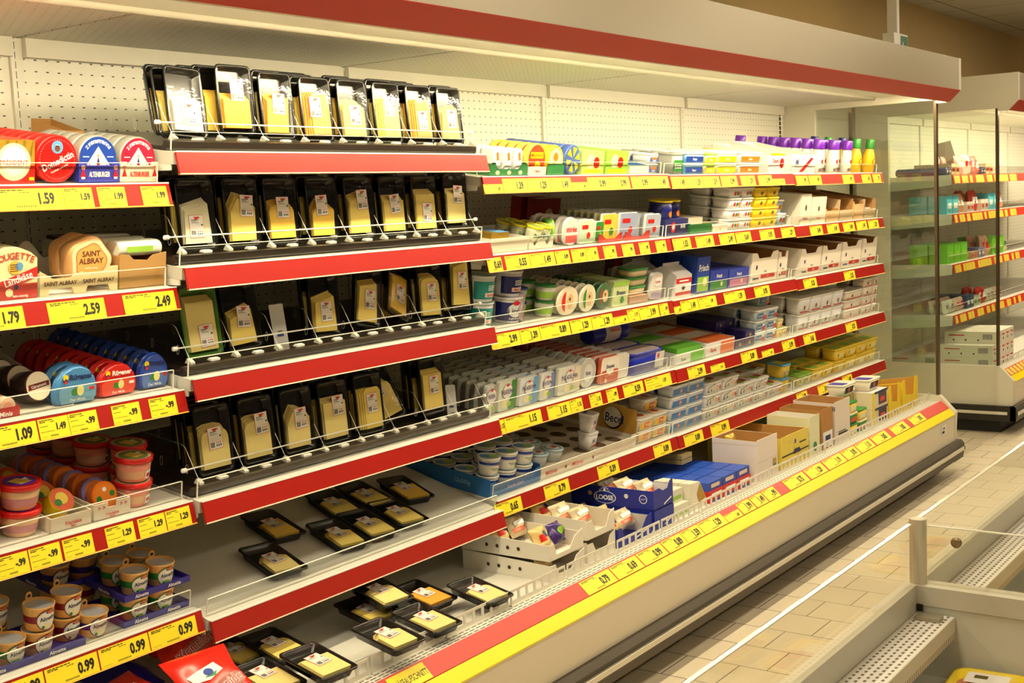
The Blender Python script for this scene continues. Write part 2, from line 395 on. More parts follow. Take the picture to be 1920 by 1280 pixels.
# ------------------------------------------------------------------ shelves
BAYX = dict(A=-2.5, B=-1.25, C=0.0, D=1.25, E=2.5)
BAYN = dict(A='soft cheese bay', B='sliced cheese bay', C='cream cheese bay', D='margarine bay', E='end bay by the glass')
SHN = ['top', 'second', 'third', 'fourth', 'fifth']
SZ = dict(A=(1.698, 1.446, 1.192, .912, .634), B=(1.772, 1.492, 1.217, .910, .604), C=(1.702, 1.446, 1.193, .907, .630),
          D=(1.698, 1.447, 1.188, .904, .627), E=(1.693, 1.441, 1.182, .905, .627))
def railY(bay): return -.022 if bay == 'B' else .004
TILT = dict(A=.15, B=.15, C=.15, D=.13, E=.12)
def frame(bay, i):
    """the shelves slope down towards the aisle"""
    a = .27 if (bay, i) == ('B', 4) else TILT[bay]
    p = Vector((0, railY(bay), SZ[bay][i]))
    return Matrix.Translation(p) @ Matrix.Rotation(a, 4, 'X') @ Matrix.Translation(-p)
def on(key):
    global FR
    FR = frame(key[0], int(key[1])-1) @ Matrix.Translation((0, 0, .0007)) if key else Matrix.Identity(4)
def shelf(bay, i):
    x0 = BAYX[bay]+.004; x1 = x0+1.242; z = SZ[bay][i]; yr = railY(bay)
    kids = []
    yb = .56
    brd = MB().prism([(yr+.010, z-.030), (yr+.010, z-.002), (yr+.006, z), (yb, z), (yb, z-.030)], x0, x1, 'x', SHELFW).xform(frame(bay, i))
    kids.append(N('shelf_board', brd))
    # the rail leans outward at its foot, with pale edges above and below
    t = [(yr, z+.001), (yr+.006, z+.001), (yr-.004, z-.053), (yr-.011, z-.053)]
    r = MB().prism(t, x0, x1, 'x', RED)
    r.prism([(yr-.001, z+.0008), (yr-.0005, z+.0040), (yr+.009, z+.0030), (yr+.006, z-.0005)], x0, x1, 'x', WHITE2)
    r.prism([(yr-.0125, z-.0530), (yr-.0105, z-.0505), (yr-.002, z-.0515), (yr-.004, z-.0545)], x0, x1, 'x', mat((235, 190, 160), .4) if bay == 'B' else mat((240, 176, 60), .4))
    kids.append(N('price_rail', r))
    yl = yr+.030; h = .047
    lip = MB().box(x0+.01, x1-.01, yl, yl+.003, z+.002, z+h, ACR)
    lip.box(x0+.01, x1-.01, yl-.0005, yl+.0035, z+h, z+h+.0013, ACRE)
    lip.box(x0+.0090, x0+.0105, yl-.0005, yl+.0035, z+.002, z+h, ACRE); lip.box(x1-.0105, x1-.0090, yl-.0005, yl+.0035, z+.002, z+h, ACRE)
    kids.append(N('front_lip', lip.xform(frame(bay, i))))
    for xx in (x0+.001, x1-.005):
        kids.append(N('bracket', MB().prism([(yb, z-.11), (yb, z-.030), (yr+.02, z-.030), (yr+.02, z-.045)], xx, xx+.004, 'x', WHITE).xform(frame(bay, i))))
    return spawn(N('shelf', None, kids), (0, 0, 0), 'white metal %s shelf with red front rail in the %s' % (SHN[i], BAYN[bay]), 'shelf', 'shelves of the near cabinet')
for b in 'ABCDE':
    for i in range(5): shelf(b, i)

# ------------------------------------------------------------------ clear guards along the deck
def guard_node(L):
    m = MB(); h = .047; n = 7; G = mat((226, 222, 208), .3)
    m.box(0, L, -.0015, .0015, 0, .013, G); m.box(0, L, -.0015, .0015, h-.008, h, G)
    for i in range(n+1):
        x = L*i/n; m.box(max(0, x-.0055), min(L, x+.0055), -.0015, .0015, .013, h-.008, G)
    m.box(0, L, -.006, .006, -.003, 0, G)
    return N('deck_guard', m, fix=False)
_g = guard_node(.300); gi = 0
x = -2.48
while x < 3.6:
    spawn(_g, (x, -.250, .4015), 'white slotted plastic guard on the deck edge, %s from the glass end' % (ORD[19-gi] if gi < 20 else 'last'), 'guard', 'guards on the deck edge')
    x += .3125; gi += 1

# ------------------------------------------------------------------ price tags
_tag = {}
def tag_node(price, w, h, style):
    key = (price, round(w, 3), round(h, 3), style)
    if key in _tag: return _tag[key]
    if style == 'H': h2 = h*.62
    else: h2 = h
    card = MB().box(0, w, -.0006, 0, 0, h2, YEL)
    d = MB(); y = -.0010
    if style == 'T': d.text(price, w*.55, h*.50, h*.44, y, INK, wmax=w*.86)
    elif style == 'L': d.text(price, w*.76, h*.50, h*.60, y, INK, wmax=w*.38, sx=.74, bold=.045)
    elif style == 'H': d.text(price, w*.76, h2*.42, h2*.46, y, INK, wmax=w*.36, sx=.8, bold=.045)
    elif style == 'M': d.text(price, w*.70, h*.48, h*.60, y, INK, wmax=w*.52, sx=.74, bold=.05)
    else: d.text(price, w*.74, h*.54, h*.36, y, INK, wmax=w*.46, sx=.78, bold=.05)
    p = MB()
    if style != 'T':
        rnd = random.Random(price+style)
        def line(x0, x1, z, t, m):
            x = x0
            while x < x1:
                l = w*rnd.uniform(.03, .08); p.rect(x, min(x1, x+l), z, z+t, y, m); x += l+w*.012
        t = h2*.045
        line(w*.05, w*.48, h2*.90, t, INK); line(w*.05, w*.24, h2*.82, t, INK); line(w*.40, w*.54, h2*.80, t*.8, INKS)
        if style == 'S': line(w*.05, w*.30, h2*.62, t*.6, INKS); line(w*.05, w*.50, h2*.36, t*.5, INKS)
        for i in range(9): p.rect(w*(.34+.030*i), w*(.34+.030*i+.016), h2*.10, h2*.19, y, INKS)
        p.rect(w*.05, w*.22, h2*.12, h2*.13, y, INKS)
    kids = [N('price_digits' if style != 'T' else 'lettering', d, fix=False)]
    if p.v: kids.append(N('small_print', p, fix=False))
    _tag[key] = N('price_tag', card, kids)
    return _tag[key]
TAGS = {
 'A1': [(-20, 119, '1.59', 'L'), (120, 174, '1.59', 'S'), (184, 236, '1.99', 'S'), (266, 314, '1.99', 'S')],
 'A2': [(-60, 45, '1.79', 'L'), (90, 197, '2.59', 'L'), (232, 328, '2.49', 'L')],
 'A3': [(-35, 70, '1.09', 'L'), (73, 129, '1.49', 'S'), (130, 183, '-.99', 'S'), (211, 263, '-.99', 'S'), (281, 331, '-.99', 'S')],
 'A4': [(-5, 54, '-.99', 'S'), (56, 114, '-.99', 'S'), (119, 175, '-.99', 'S'), (199, 252, '1.29', 'S'), (260, 310, '1.29', 'S'), (312, 357, '1.29', 'S')],
 'A5': [(-20, 83, '0.99', 'L'), (86, 184, '0.99', 'L'), (187, 279, '0.99', 'L'), (281, 368, '0.99', 'L')],
 'C1': [(906, 942, '1.09', 'H'), (943, 988, '1.39', 'M'), (989, 1031, '1.29', 'M'), (1032, 1071, '1.49', 'M'), (1072, 1101, '-.99', 'H'), (1102, 1141, '0.99', 'M'), (1142, 1180, '0.99', 'M'), (1184, 1219, '0.99', 'M'), (1220, 1253, '1.49', 'M')],
 'D1': [(1259, 1288, '1.49', 'M'), (1289, 1318, '1.59', 'M'), (1319, 1349, '1.59', 'M'), (1352, 1382, '0.99', 'M'), (1389, 1416, '1.59', 'M'), (1422, 1448, '0.99', 'M'), (1449, 1471, '-.99', 'H')],
 'E1': [(1493, 1515, '1.99', 'M'), (1517, 1540, '1.99', 'M'), (1580, 1601, '1.99', 'M'), (1616, 1633, '1.49', 'M'), (1637, 1651, '1.79', 'M')],
 'C2': [(914, 941, '0.69', 'M'), (948, 993, '0.55', 'M'), (994, 1040, '1.49', 'M'), (1042, 1068, '0.89', 'S'), (1072, 1098, '0.89', 'S'), (1099, 1121, '.99', 'S'), (1132, 1155, '.99', 'S'), (1167, 1189, '.99', 'S'), (1199, 1218, '.99', 'S'), (1230, 1249, '.99', 'S')],
 'D2': [(1262, 1295, '1.55', 'M'), (1305, 1338, '1.49', 'M'), (1349, 1378, '2.49', 'M'), (1380, 1408, '0.69', 'M'), (1425, 1452, '0.95', 'M'), (1465, 1490, '1.29', 'M')],
 'E2': [(1519, 1542, '0.49', 'M'), (1551, 1573, '0.49', 'M'), (1581, 1602, '0.49', 'M'), (1606, 1625, '1.49', 'M'), (1628, 1647, '1.29', 'M')],
 'C3': [(920, 975, '2.99', 'L'), (976, 1012, '1.39', 'M'), (1013, 1068, '0.89', 'L'), (1070, 1109, '1.29', 'M'), (1110, 1149, '1.29', 'M'), (1150, 1176, '-.99', 'H'), (1177, 1198, '1.19', 'S'), (1199, 1235, '1.99', 'M'), (1237, 1253, '-.99', 'S')],
 'D3': [(1263, 1276, '-.99', 'H'), (1277, 1309, '1.49', 'M'), (1310, 1343, '1.99', 'S'), (1358, 1397, '1.39', 'L'), (1415, 1443, '0.95', 'M')],
 'E3': [(1507, 1531, '0.25', 'M'), (1583, 1603, '0.25', 'M')],
 'C4': [(931, 946, '1.15', 'S'), (947, 1015, '1.15', 'L'), (1027, 1069, '1.15', 'M'), (1070, 1092, '1.15', 'S'), (1106, 1128, '1.15', 'S'), (1138, 1158, '-.99', 'S'), (1169, 1206, '0.59', 'M'), (1210, 1258, '1.59', 'S')],
 'D4': [(1290, 1322, '2.99', 'M'), (1332, 1358, '1.99', 'H'), (1390, 1419, '0.89', 'M'), (1428, 1450, '-.99', 'H'), (1467, 1490, '0.99', 'M')],
 'E4': [(1507, 1529, '0.65', 'M'), (1586, 1606, '0.75', 'M')],
 'C5': [(929, 978, '0.65', 'M'), (1021, 1067, '0.79', 'M'), (1121, 1160, '0.39', 'M'), (1226, 1258, '0.89', 'M')],
 'D5': [(1283, 1318, '0.89', 'M'), (1333, 1367, '0.99', 'M')],
 'E5': [(1494, 1514, '1.29', 'M'), (1534, 1555, '0.99', 'M'), (1580, 1598, '1.49', 'M')]}
for key, lst in TAGS.items():
    b, i = key[0], int(key[1])-1; z = SZ[b][i]; yr = railY(b); tl = math.atan2(.011, .054)
    for n, (p0, p1, pr, st) in enumerate(lst):
        h = .046; zc = z-.0275; yc = yr-.006
        X0 = Xat(p0, yc, zc); X1 = Xat(p1, yc, zc)
        nd = tag_node(pr, X1-X0, h, st)
        zb = z-.0505
        # the card lies on the leaning face of the rail
        spawn(nd, (X0, yr-.0108, zb), 'yellow tag %s, %s along the %s rail, %s' % (pr, ORD[n], SHN[i], BAYN[b]), 'price tag', 'price tags on the rails', rx=-tl)
DECKT = [(738, 806, 'KÄSEAUFSCHNITT', 'T'), (1099, 1154, '0.79', 'M'), (1156, 1204, '0.69', 'M'), (1206, 1250, '0.99', 'M'), (1252, 1287, '0.89', 'M'), (1288, 1319, '1.59', 'M'), (1320, 1362, '1.29', 'M'),
         (1363, 1390, '1.69', 'H'), (1392, 1415, '1.99', 'M'), (1417, 1438, '1.49', 'M'), (1440, 1461, '-.99', 'M'), (1479, 1516, '0.75', 'M'), (1519, 1550, '1.29', 'M'), (1553, 1586, '1.19', 'M'), (1588, 1612, '0.95', 'M'),
         (1614, 1640, '1.15', 'M'), (1643, 1670, '0.85', 'M'), (1678, 1705, '0.85', 'M'), (1713, 1736, '0.95', 'M')]
sl_t = math.atan2(.0445, .0385)
for n, (p0, p1, pr, st) in enumerate(DECKT):
    ym, zm = -.334, .388; X0 = Xat(p0-6, ym, zm); X1 = Xat(p1-6, ym, zm)
    nd = tag_node(pr, X1-X0, .052, st)
    spawn(nd, (X0, -.3563, .3705), 'yellow price tag reading %s on the deck rail, %s along' % (pr, ORD[n]), 'price tag', 'price tags on the deck rail', rx=-sl_t)

# ================================================================== goods: builders
def sl(key, p0, p1, pt=None, yf=.05, up=.035):
    """a place on a shelf: where it starts and ends along the shelf and how tall it is"""
    z = SZ[key[0]][int(key[1])-1] if key[0] in SZ else DECK
    X0 = Xat(p0, yf, z+up); X1 = Xat(p1, yf, z+up)
    if key[0] in BAYX: X0 = max(X0, BAYX[key[0]]+.010); X1 = min(X1, BAYX[key[0]]+(1.246 if key[0] == 'A' else 1.236))
    return X0, X1, z, (Zat(pt, (X0+X1)/2, yf)-z if pt is not None else None)
DECK = .398
def row(nd, X, y0, z, n, dy, desc, cat, grp, dx=0.0, rz=0.0, rx=0.0, jit=0.0):
    rnd = random.Random(desc)
    for k in range(n):
        lab = desc+(', frontmost of its row' if k == 0 else ', %s from the front' % ORD[k]) if n > 1 else desc
        spawn(nd[k % len(nd)] if isinstance(nd, list) else nd, (X+dx*k+rnd.uniform(-jit, jit), y0+dy*k, z), lab, cat, grp, rz=rz+rnd.uniform(-jit, jit)*6, rx=rx)
def heap(nd, X, y0, z, nx, ny, nz, px, py, pz, desc, cat, grp, skip=()):
    for k in range(nz):
        for j in range(ny):
            for i in range(nx):
                if (i, j, k) in skip: continue
                bits = []
                if nz > 1: bits.append('%s layer up' % ORD[k])
                if nx > 1: bits.append('%s along' % ORD[i])
                if ny > 1: bits.append('%s back' % ORD[j])
                spawn(nd, (X+px*i, y0+py*j, z+pz*k), desc+(', '+', '.join(bits) if bits else ''), cat, grp)

# ---- sliced cheese in black trays (rim plane y = 0 looking at -y, foot at z = 0)
PALE = mat((240, 220, 142), .45, var=.05, vscale=30); PALE2 = mat((238, 212, 112), .45, var=.05, vscale=30)
YELC = mat((242, 200, 84), .45, var=.05, vscale=30); ORAC = mat((238, 168, 58), .45, var=.04, vscale=30); WHIC = mat((232, 226, 196), .45, var=.04, vscale=30)
BROC = mat((214, 150, 86), .6, var=.2, vscale=60)
TW, TH, TT = .120, .182, .024
def sticker(m, cx, cz, w, h, y, rot, rnd):
    c, q = math.cos(rot), math.sin(rot)
    def P(a, b): return (cx+a*c-b*q, cz+a*q+b*c)
    def R(x0, x1, z0, z1, yy, mm): m.flat([P(x0, z0), P(x1, z0), P(x1, z1), P(x0, z1)], yy, mm)
    R(-w/2, w/2, -h/2, h/2, y, LRED); R(-w/2+.0009, w/2-.0009, -h/2+.0009, h/2-.0009, y-.0003, LABEL)
    yy = y-.0006
    m.flat([P(-.009, h*.42), P(.010, h*.42), P(.012, h*.36), P(-.003, h*.34)], yy, LRED); R(-.006, .006, h*.31, h*.345, yy, LRED)
    for i, (l, zz) in enumerate(((.022, .27), (.016, .21), (.024, .15))): R(-w*.36, -w*.36+l, h*zz, h*zz+.0016, yy, INK if i == 0 else mat((150, 146, 140), .6))
    R(w*.32, w*.42, h*.02, h*.10, yy, INK)
    R(-w*.42, w*.42, -h*.115, -h*.105, yy, mat((226, 150, 140), .6))
    for i in range(8): R(-w*.40+i*.0018, -w*.40+i*.0018+.0010, -h*.42, -h*.18, yy, INK)
    for i in range(3): R(w*(.02+.14*i), w*(.02+.14*i)+.0034, -h*.40, -h*.30, yy, INK); R(w*(.02+.14*i), w*(.02+.14*i)+.004, -h*.24, -h*.20, yy, LRED)
_seed = [0]
def tray_node(cheese, shape, lx=0.0, lz=-.008, lrot=0.0, tray=None, film=True, sticker_on=True, top=.72, bloom=0):
    _seed[0] += 1; rnd = random.Random(_seed[0]); tray = tray or TRAYK; c = TH/2
    def o(w, h, r): return rr(w, h, r, 4, 0, c)
    t = MB().loft([(o(TW-.026, TH-.026, .012), TT), (o(TW-.014, TH-.014, .014), .0045), (o(TW, TH, .014), .003), (o(TW, TH, .014), -.001),
                   (o(TW-.010, TH-.010, .011), -.0018), (o(TW-.016, TH-.016, .011), .001), (o(TW-.030, TH-.030, .010), TT-.003)], 'y', tray)
    ch = MB(); wb, n = (TW-.030)/2, 6
    hb = (TH-.034)*top
    for k in range(n):
        y1 = TT-.0032-k*.0038; y0 = y1-.0036; dx = rnd.uniform(-.0018, .0018); dz = -k*.0035+rnd.uniform(-.001, .001)
        zb = .018
        if shape == 'rect': p = [(-wb, zb), (wb, zb), (wb, zb+hb+dz), (-wb, zb+hb+dz)]
        elif shape == 'slant': p = [(-wb, zb), (wb*.92, zb), (wb*.80, zb+hb+.008+dz), (-wb*.86, zb+hb-.010+dz)]
        elif shape == 'round': p = [(-wb, zb), (wb, zb), (wb, zb+hb*.84+dz), (wb*.86, zb+hb*.95+dz), (wb*.4, zb+hb+dz), (-wb*.4, zb+hb+dz), (-wb*.86, zb+hb*.95+dz), (-wb, zb+hb*.82+dz)]
        elif shape == 'peak': p = [(-wb*.96, zb), (wb*.9, zb), (wb, zb+hb*.84+dz), (wb*.2, zb+hb*1.0+dz), (-wb*.3, zb+hb*1.04+dz), (-wb*.9, zb+hb*.74+dz)]
        elif shape == 'fan':
            dx = (k-2.5)*.0055; p = [(-wb*.80, zb), (wb*.80, zb), (wb*.80, zb+hb*.9), (wb*.55, zb+hb), (-wb*.55, zb+hb), (-wb*.80, zb+hb*.9)]
        else: p = [(-wb, zb), (wb*.72, zb), (wb*.96, zb+hb*.80), (wb*.34, zb+hb*.98+dz), (-wb*.8, zb+hb*.88+dz)]
        ch.prism([(a+dx, b) for a, b in p], y0, y1, 'y', [PALE, PALE2, YELC, ORAC, WHIC, BROC][cheese] if not (bloom and k % 2) else BROC)
    yf = TT-.0032-n*.0038
    kids = [N('cheese_slices', ch)]
    if sticker_on:
        st = MB(); sticker(st, lx, c+lz, .046, .058, yf-.0007, lrot, rnd); kids.append(N('label_sticker', st, label='white label sticker with red border', fix=False))
    if film:
        g = MB(); nx, nz = 6, 8; pts = []
        for j in range(nz+1):
            for i in range(nx+1):
                a, b = i/nx-.5, j/nz-.5; ed = (1-(2*a)**4)*(1-(2*b)**4)
                pts.append((a*(TW-.006), -.0022-.0042*ed+rnd.uniform(-.0007, .0007)*ed, c+b*(TH-.006)))
        g.add(pts, [(j*(nx+1)+i, j*(nx+1)+i+1, (j+1)*(nx+1)+i+1, (j+1)*(nx+1)+i) for j in range(nz) for i in range(nx)], FILM, True)
        kids.append(N('film', g, label='clear cling film', fix=False))
    return N('cheese_tray', t, kids)

# ---- acrylic rack with pushers for the trays
FOOT = mat((206, 204, 192), .15, spec=.8)
def plate(m, x, yr):
    a = yr+.058
    pr = [(a, .0102), (a, .028), (a+.062, .108), (a+.075, .112), (.545, .112), (.545, .0102)]
    m.prism(pr, x-.001, x+.001, 'x', ACR)
    # bright cut edges
    for p, q in zip(pr[:-2], pr[1:-1]):
        m.quad((x-.0009, p[0]-.0004, p[1]), (x+.0009, p[0]-.0004, p[1]), (x+.0009, q[0]-.0004, q[1]+.0006), (x-.0009, q[0]-.0004, q[1]+.0006), ACRE)
    # slot holes with bright rims
    for k in range(4):
        cy, cz = a+.050+.10*k, .052
        ring = [(cy+.006*math.cos(t)+.004*math.sin(t)*0, cz+.013*math.sin(t)) for t in [2*math.pi*i/12 for i in range(12)]]
        inn = [(cy+(p[0]-cy)*.78, cz+(p[1]-cz)*.86) for p in ring]
        for i in range(12):
            j = (i+1) % 12
            m.quad((x-.0014, *ring[i]), (x-.0014, *ring[j]), (x-.0014, *inn[j]), (x-.0014, *inn[i]), ACRE)
def rack(i):
    on('B%d' % (i+1))
    z = SZ['B'][i]; yr = railY('B'); x0, x1 = -1.243, -.004; W8 = .1505; zz = z+.0002; s = SHN[i]
    base = MB().prism([(yr+.046, 0.0003), (yr+.040, .006), (yr+.042, .022), (yr+.050, .024), (yr+.056, .010), (.545, .010), (.545, .0003)], 0, x1-x0, 'x', mat((40, 31, 26), .3))
    kids = [N('pusher_block', MB().prism([(yr+.052, .0244), (yr+.052, .030), (yr+.064, .031), (yr+.070, .0244)], .038+W8*(k+.5)-.014, .038+W8*(k+.5)+.014, 'x', WHITE2), label='white pusher block') for k in range(8)]
    spawn(N('pusher_tray', base, kids), (x0, 0, zz), 'dark pusher tray with white blocks lining the %s red shelf' % s, 'pusher tray', 'pusher trays')
    for k in range(9):
        m = MB(); plate(m, 0, yr)
        fb = MB().prism([(yr+.050, .0245), (yr+.050, .030), (yr+.066, .038), (yr+.074, .0245)], -.0065, .0065, 'x', FOOT)
        spawn(N('divider_plate', m, [N('divider_foot', fb, label='pale divider foot')], fix=False), (x0+.038+W8*k, 0, zz), 'clear acrylic divider plate, %s along the %s red shelf' % (ORD[k], s), 'divider plate', 'divider plates')
    rod = MB().tube((-.006, yr+.070, .066), (x1-x0+.004, yr+.070, .066), .0021, ACRE, 8)
    c1 = MB().lathe([(.0035, -.012), (.006, -.010), (.006, .002), (.003, .004)], WHITE2, 10, 'x', yr+.070, .066)
    c2 = MB().lathe([(.0035, x1-x0-.004), (.006, x1-x0-.002), (.006, x1-x0+.008), (.003, x1-x0+.010)], WHITE2, 10, 'x', yr+.070, .066)
    spawn(N('front_rod', rod, [N('rod_cap', c1), N('rod_cap', c2)]), (x0, 0, zz), 'clear front rod with white end caps across the %s red shelf' % s, 'rod', 'front rods')
    on(None)
for i in range(4): rack(i)

# trays standing in the racks: (px centre, lean, roll, cheese, shape, label x, label z, label rot, top height, extra)
def trays(i, lst, yb=.060, grp='standing cheese trays'):
    on('B%d' % (i+1)); z = SZ['B'][i]+.0245
    for n, (px, mid, lean, roll, cz, shp, lx, lz, lr, top, extra, desc) in enumerate(lst):
        yf = railY('B')+.088
        X = Xat(px, yf+.02, z+.10); sc_ = -1.130+.1505*(n+(1 if i == 2 and n > 1 else 0)); X = min(sc_+.014, max(sc_-.014, X))
        nd = tray_node(cz, shp, lx, lz, lr, top=top, bloom=(extra.get('bloom', 0)), tray=extra.get('tray'))
        lift = extra.get('lift', 0)
        spawn(nd, (X, yf+.004+extra.get('dy', 0), z+lift+max(0, abs(math.sin(roll))*TW*.5)), desc, 'cheese tray', grp, rx=-lean-.10, ry=roll)
        back = extra.get('back', 2)
        for k in range(back):
            bk = extra.get('bdx', 0)
            spawn(BACKT[(n+k) % 3], (X+.004*((k*7+n) % 3-1)+bk, yf+.036+.030*k+extra.get('dy', 0), z+extra.get('blift', 0)+.004*((n+k) % 3)), 'black cheese tray standing %s behind the tray in slot %s of the %s shelf' % (ORD[k], ORD[n], SHN[i]), 'cheese tray', grp, rx=-lean-.10)
    on(None)
BACKT = [tray_node(k, 'rect', film=False, sticker_on=False) for k in (1, 2, 0)]
GRN = mat((70, 120, 40), .4)
L = .16
trays(0, [
 (342, 0, .20, .06, 4, 'rect', .004, -.030, 0, .62, dict(back=2), 'pale cheese tray under glaring film, at the soft cheese end of the top rack'),
 (440, 0, .10, 0, 3, 'rect', .006, .026, 0, .62, dict(lift=.014, back=4, bdx=-.03), 'tallest standing tray of orange cheese slices on the top rack'),
 (521, 0, .12, 0, 3, 'bag', .004, .006, -.06, .80, dict(back=3, lift=.004), 'orange cheese tray with stepped top slices on the top rack'),
 (603, 0, .12, 0, 3, 'fan', -.006, .006, 0, .82, dict(bloom=1, back=3), 'fanned orange and brown cheese tray, wide, on the top rack'),
 (672, 0, .12, 0, 1, 'round', .004, -.012, 0, .74, dict(back=2), 'pale round topped cheese tray next to the fanned orange one'),
 (735, 0, .12, 0, 1, 'fan', .010, .018, 0, .78, dict(back=3), 'pale tray with large label covering the upper slices, top rack'),
 (803, 0, .12, 0, 3, 'fan', .010, -.018, .05, .80, dict(bloom=1, back=3), 'smaller fanned tray with brown rind on the top rack'),
 (858, 0, .12, 0, 1, 'slant', .004, -.010, 0, .72, dict(back=1), 'pale slanted cheese tray at the cream cheese end of the top rack')])
trays(1, [
 (361, 0, .10, 0, 4, 'slant', -.006, -.030, 0, .74, dict(back=2), 'white slanted cheese tray with low label on the second shelf'),
 (446, 0, .10, 0, 1, 'peak', .016, .018, -.06, .84, dict(back=2), 'peaked yellow cheese tray with label high, second shelf'),
 (520, 0, .10, 0, 2, 'round', .004, .010, 0, .72, dict(back=2), 'amber round topped cheese tray on the second shelf'),
 (597, 0, .10, 0, 2, 'peak', -.004, .012, .04, .70, dict(back=2), 'amber cheese tray leaning under its label on the second shelf'),
 (668, 0, .10, 0, 1, 'slant', .012, .024, .05, .82, dict(back=2), 'yellow tray with slanted top and high label on the second shelf'),
 (731, 0, .10, 0, 1, 'rect', .006, .008, .10, .74, dict(back=2), 'yellow flat topped tray with tilted label on the second shelf'),
 (792, 0, .10, 0, 1, 'rect', .006, -.022, -.06, .84, dict(back=1), 'yellow tray with lowest label of the second shelf'),
 (860, 0, .08, 0, 0, 'rect', .010, .018, -.06, .76, dict(back=2, lift=.012), 'spotted pale tray nearest the cream cheese on the second shelf')])
def card_node(w, h):
    m = MB().prism(rr(w, h, .004, 3, 0, h/2), 0, .0012, 'y', mat((206, 204, 198), .45))
    p = MB(); p.rect(-.012, .012, h*.30, h*.36, -.0006, mat((40, 60, 130), .5)); p.rect(-.008, .008, h*.40, h*.425, -.0006, INKS); p.rect(-.008, .010, h*.12, h*.14, -.0006, INKS)
    return N('slot_card', m, [N('printed_marks', p, fix=False)])
trays(2, [
 (372, 0, .14, -.02, 0, 'rect', .010, -.036, .04, .96, dict(tray=GRN, back=0), 'green backed tray holding a tall pale block of cheese'),
 (449, 0, .14, -.06, 1, 'slant', .006, -.002, -.10, .66, dict(back=2, blift=.01), 'yellow cheese tray beside the green backed tray on the third shelf'),
 (600, 0, .12, .04, 1, 'slant', .004, -.016, .03, .74, dict(back=1), 'yellow tray with stepped slices beside the grey slot card, third shelf'),
 (676, 0, .14, .22, 1, 'slant', .006, -.006, .0, .86, dict(back=0), 'yellow tray tilted a little in its slot on the third shelf'),
 (738, 0, .30, .48, 2, 'slant', .006, -.010, .0, .90, dict(back=1, dy=.012), 'yellow tray tipped far over in its slot on the third shelf'),
 (806, 0, .12, .04, 1, 'round', .006, .0, 0, .90, dict(back=1), 'upright yellow tray after the tipped tray on the third shelf'),
 (864, 0, .10, .06, 1, 'slant', .006, .006, .02, 1.0, dict(back=1, lift=.018), 'high standing yellow tray at the third shelf end by the quark tubs')])
spawn(card_node(.052, .128), (Xat(529, .07, 1.30), .072, SZ['B'][2]+.0245), 'grey slot card standing in the empty slot of the third shelf', 'slot card', rx=-.14)
trays(3, [
 (399, 0, .12, 0, 0, 'round', .002, .004, .04, .78, dict(back=3), 'spotted pale tray with rounded block, first on the fourth rack'),
 (477, 0, .12, 0, 0, 'round', .014, .016, .03, .78, dict(back=3), 'smooth pale tray with rounded shoulder, second on the fourth rack'),
 (552, 0, .12, 0, 0, 'peak', .010, .006, .04, .78, dict(back=3), 'pale peaked tray with upright label, third on the fourth rack'),
 (620, 0, .12, 0, 0, 'rect', .016, .018, .03, .80, dict(back=2), 'pale tray with flat block and high label on the fourth rack'),
 (686, 0, .12, 0, 1, 'fan', .010, .002, .0, .82, dict(back=2), 'fanned yellow tray with side by side slices on the fourth rack'),
 (741, 0, .40, -.22, 1, 'round', -.010, .020, .0, .84, dict(back=1, dy=.03), 'yellow tray sunk and tipped against the fanned tray, fourth rack'),
 (803, 0, .10, .0, 1, 'rect', .006, .004, .0, .86, dict(back=2, lift=.012), 'upright yellow tray beside the grey card on the fourth rack')])
spawn(card_node(.050, .105), (Xat(848, .07, 1.0), .072, SZ['B'][3]+.0245), 'grey slot card leaning at the end of the fourth rack', 'slot card', rx=-.14, ry=.12)

# ---- trays lying on the fifth shelf and on the deck
def lying(lst, z0, grp):
    for (px, py, rz, ch, shp, lz, lev, tilt, desc) in lst:
        z = z0+TT+.0008+lev
        p = onZ(px, py, z)
        nd = tray_node(ch, shp, 0, lz, .12, top=.74)
        c, s = math.cos(rz), math.sin(rz)
        # centre the tray on the point
        o = (p.x+s*TH/2, p.y-c*TH/2, z)
        spawn(nd, o, desc, 'cheese tray', grp, rx=-math.pi/2+tilt, rz=rz)
on('B5'); z5 = SZ['B'][4]
lying([(512, 982, -0.12, 2, 'slant', .004, 0, 0, 'amber cheese tray lying behind another on the empty fifth shelf'),
       (512, 1046, -0.14, 0, 'peak', -.002, 0, 0, 'pale cheese tray lying at the front of the emptied fifth shelf'),
       (634, 999, -0.14, 1, 'peak', .004, 0, 0, 'yellow tray lying first of three in a close row, fifth shelf'),
       (690, 979, -0.14, 1, 'round', .004, .001, 0, 'yellow tray lying in the middle of three, fifth shelf'),
       (746, 958, -0.14, 1, 'round', .004, .002, 0, 'yellow tray lying third of the close row, fifth shelf'),
       (627, 942, -0.19, 1, 'round', .004, 0, 0, 'tray half hidden behind the close row of three lying trays'),
       (685, 925, -0.08, 1, 'rect', .0, 0, 0, 'tray lying farther back behind the middle of the row'),
       (760, 914, -0.20, 2, 'rect', .010, 0, 0, 'amber tray lying alone at the back beside the blue carton')], z5, 'cheese trays lying on the fifth shelf')
on(None)
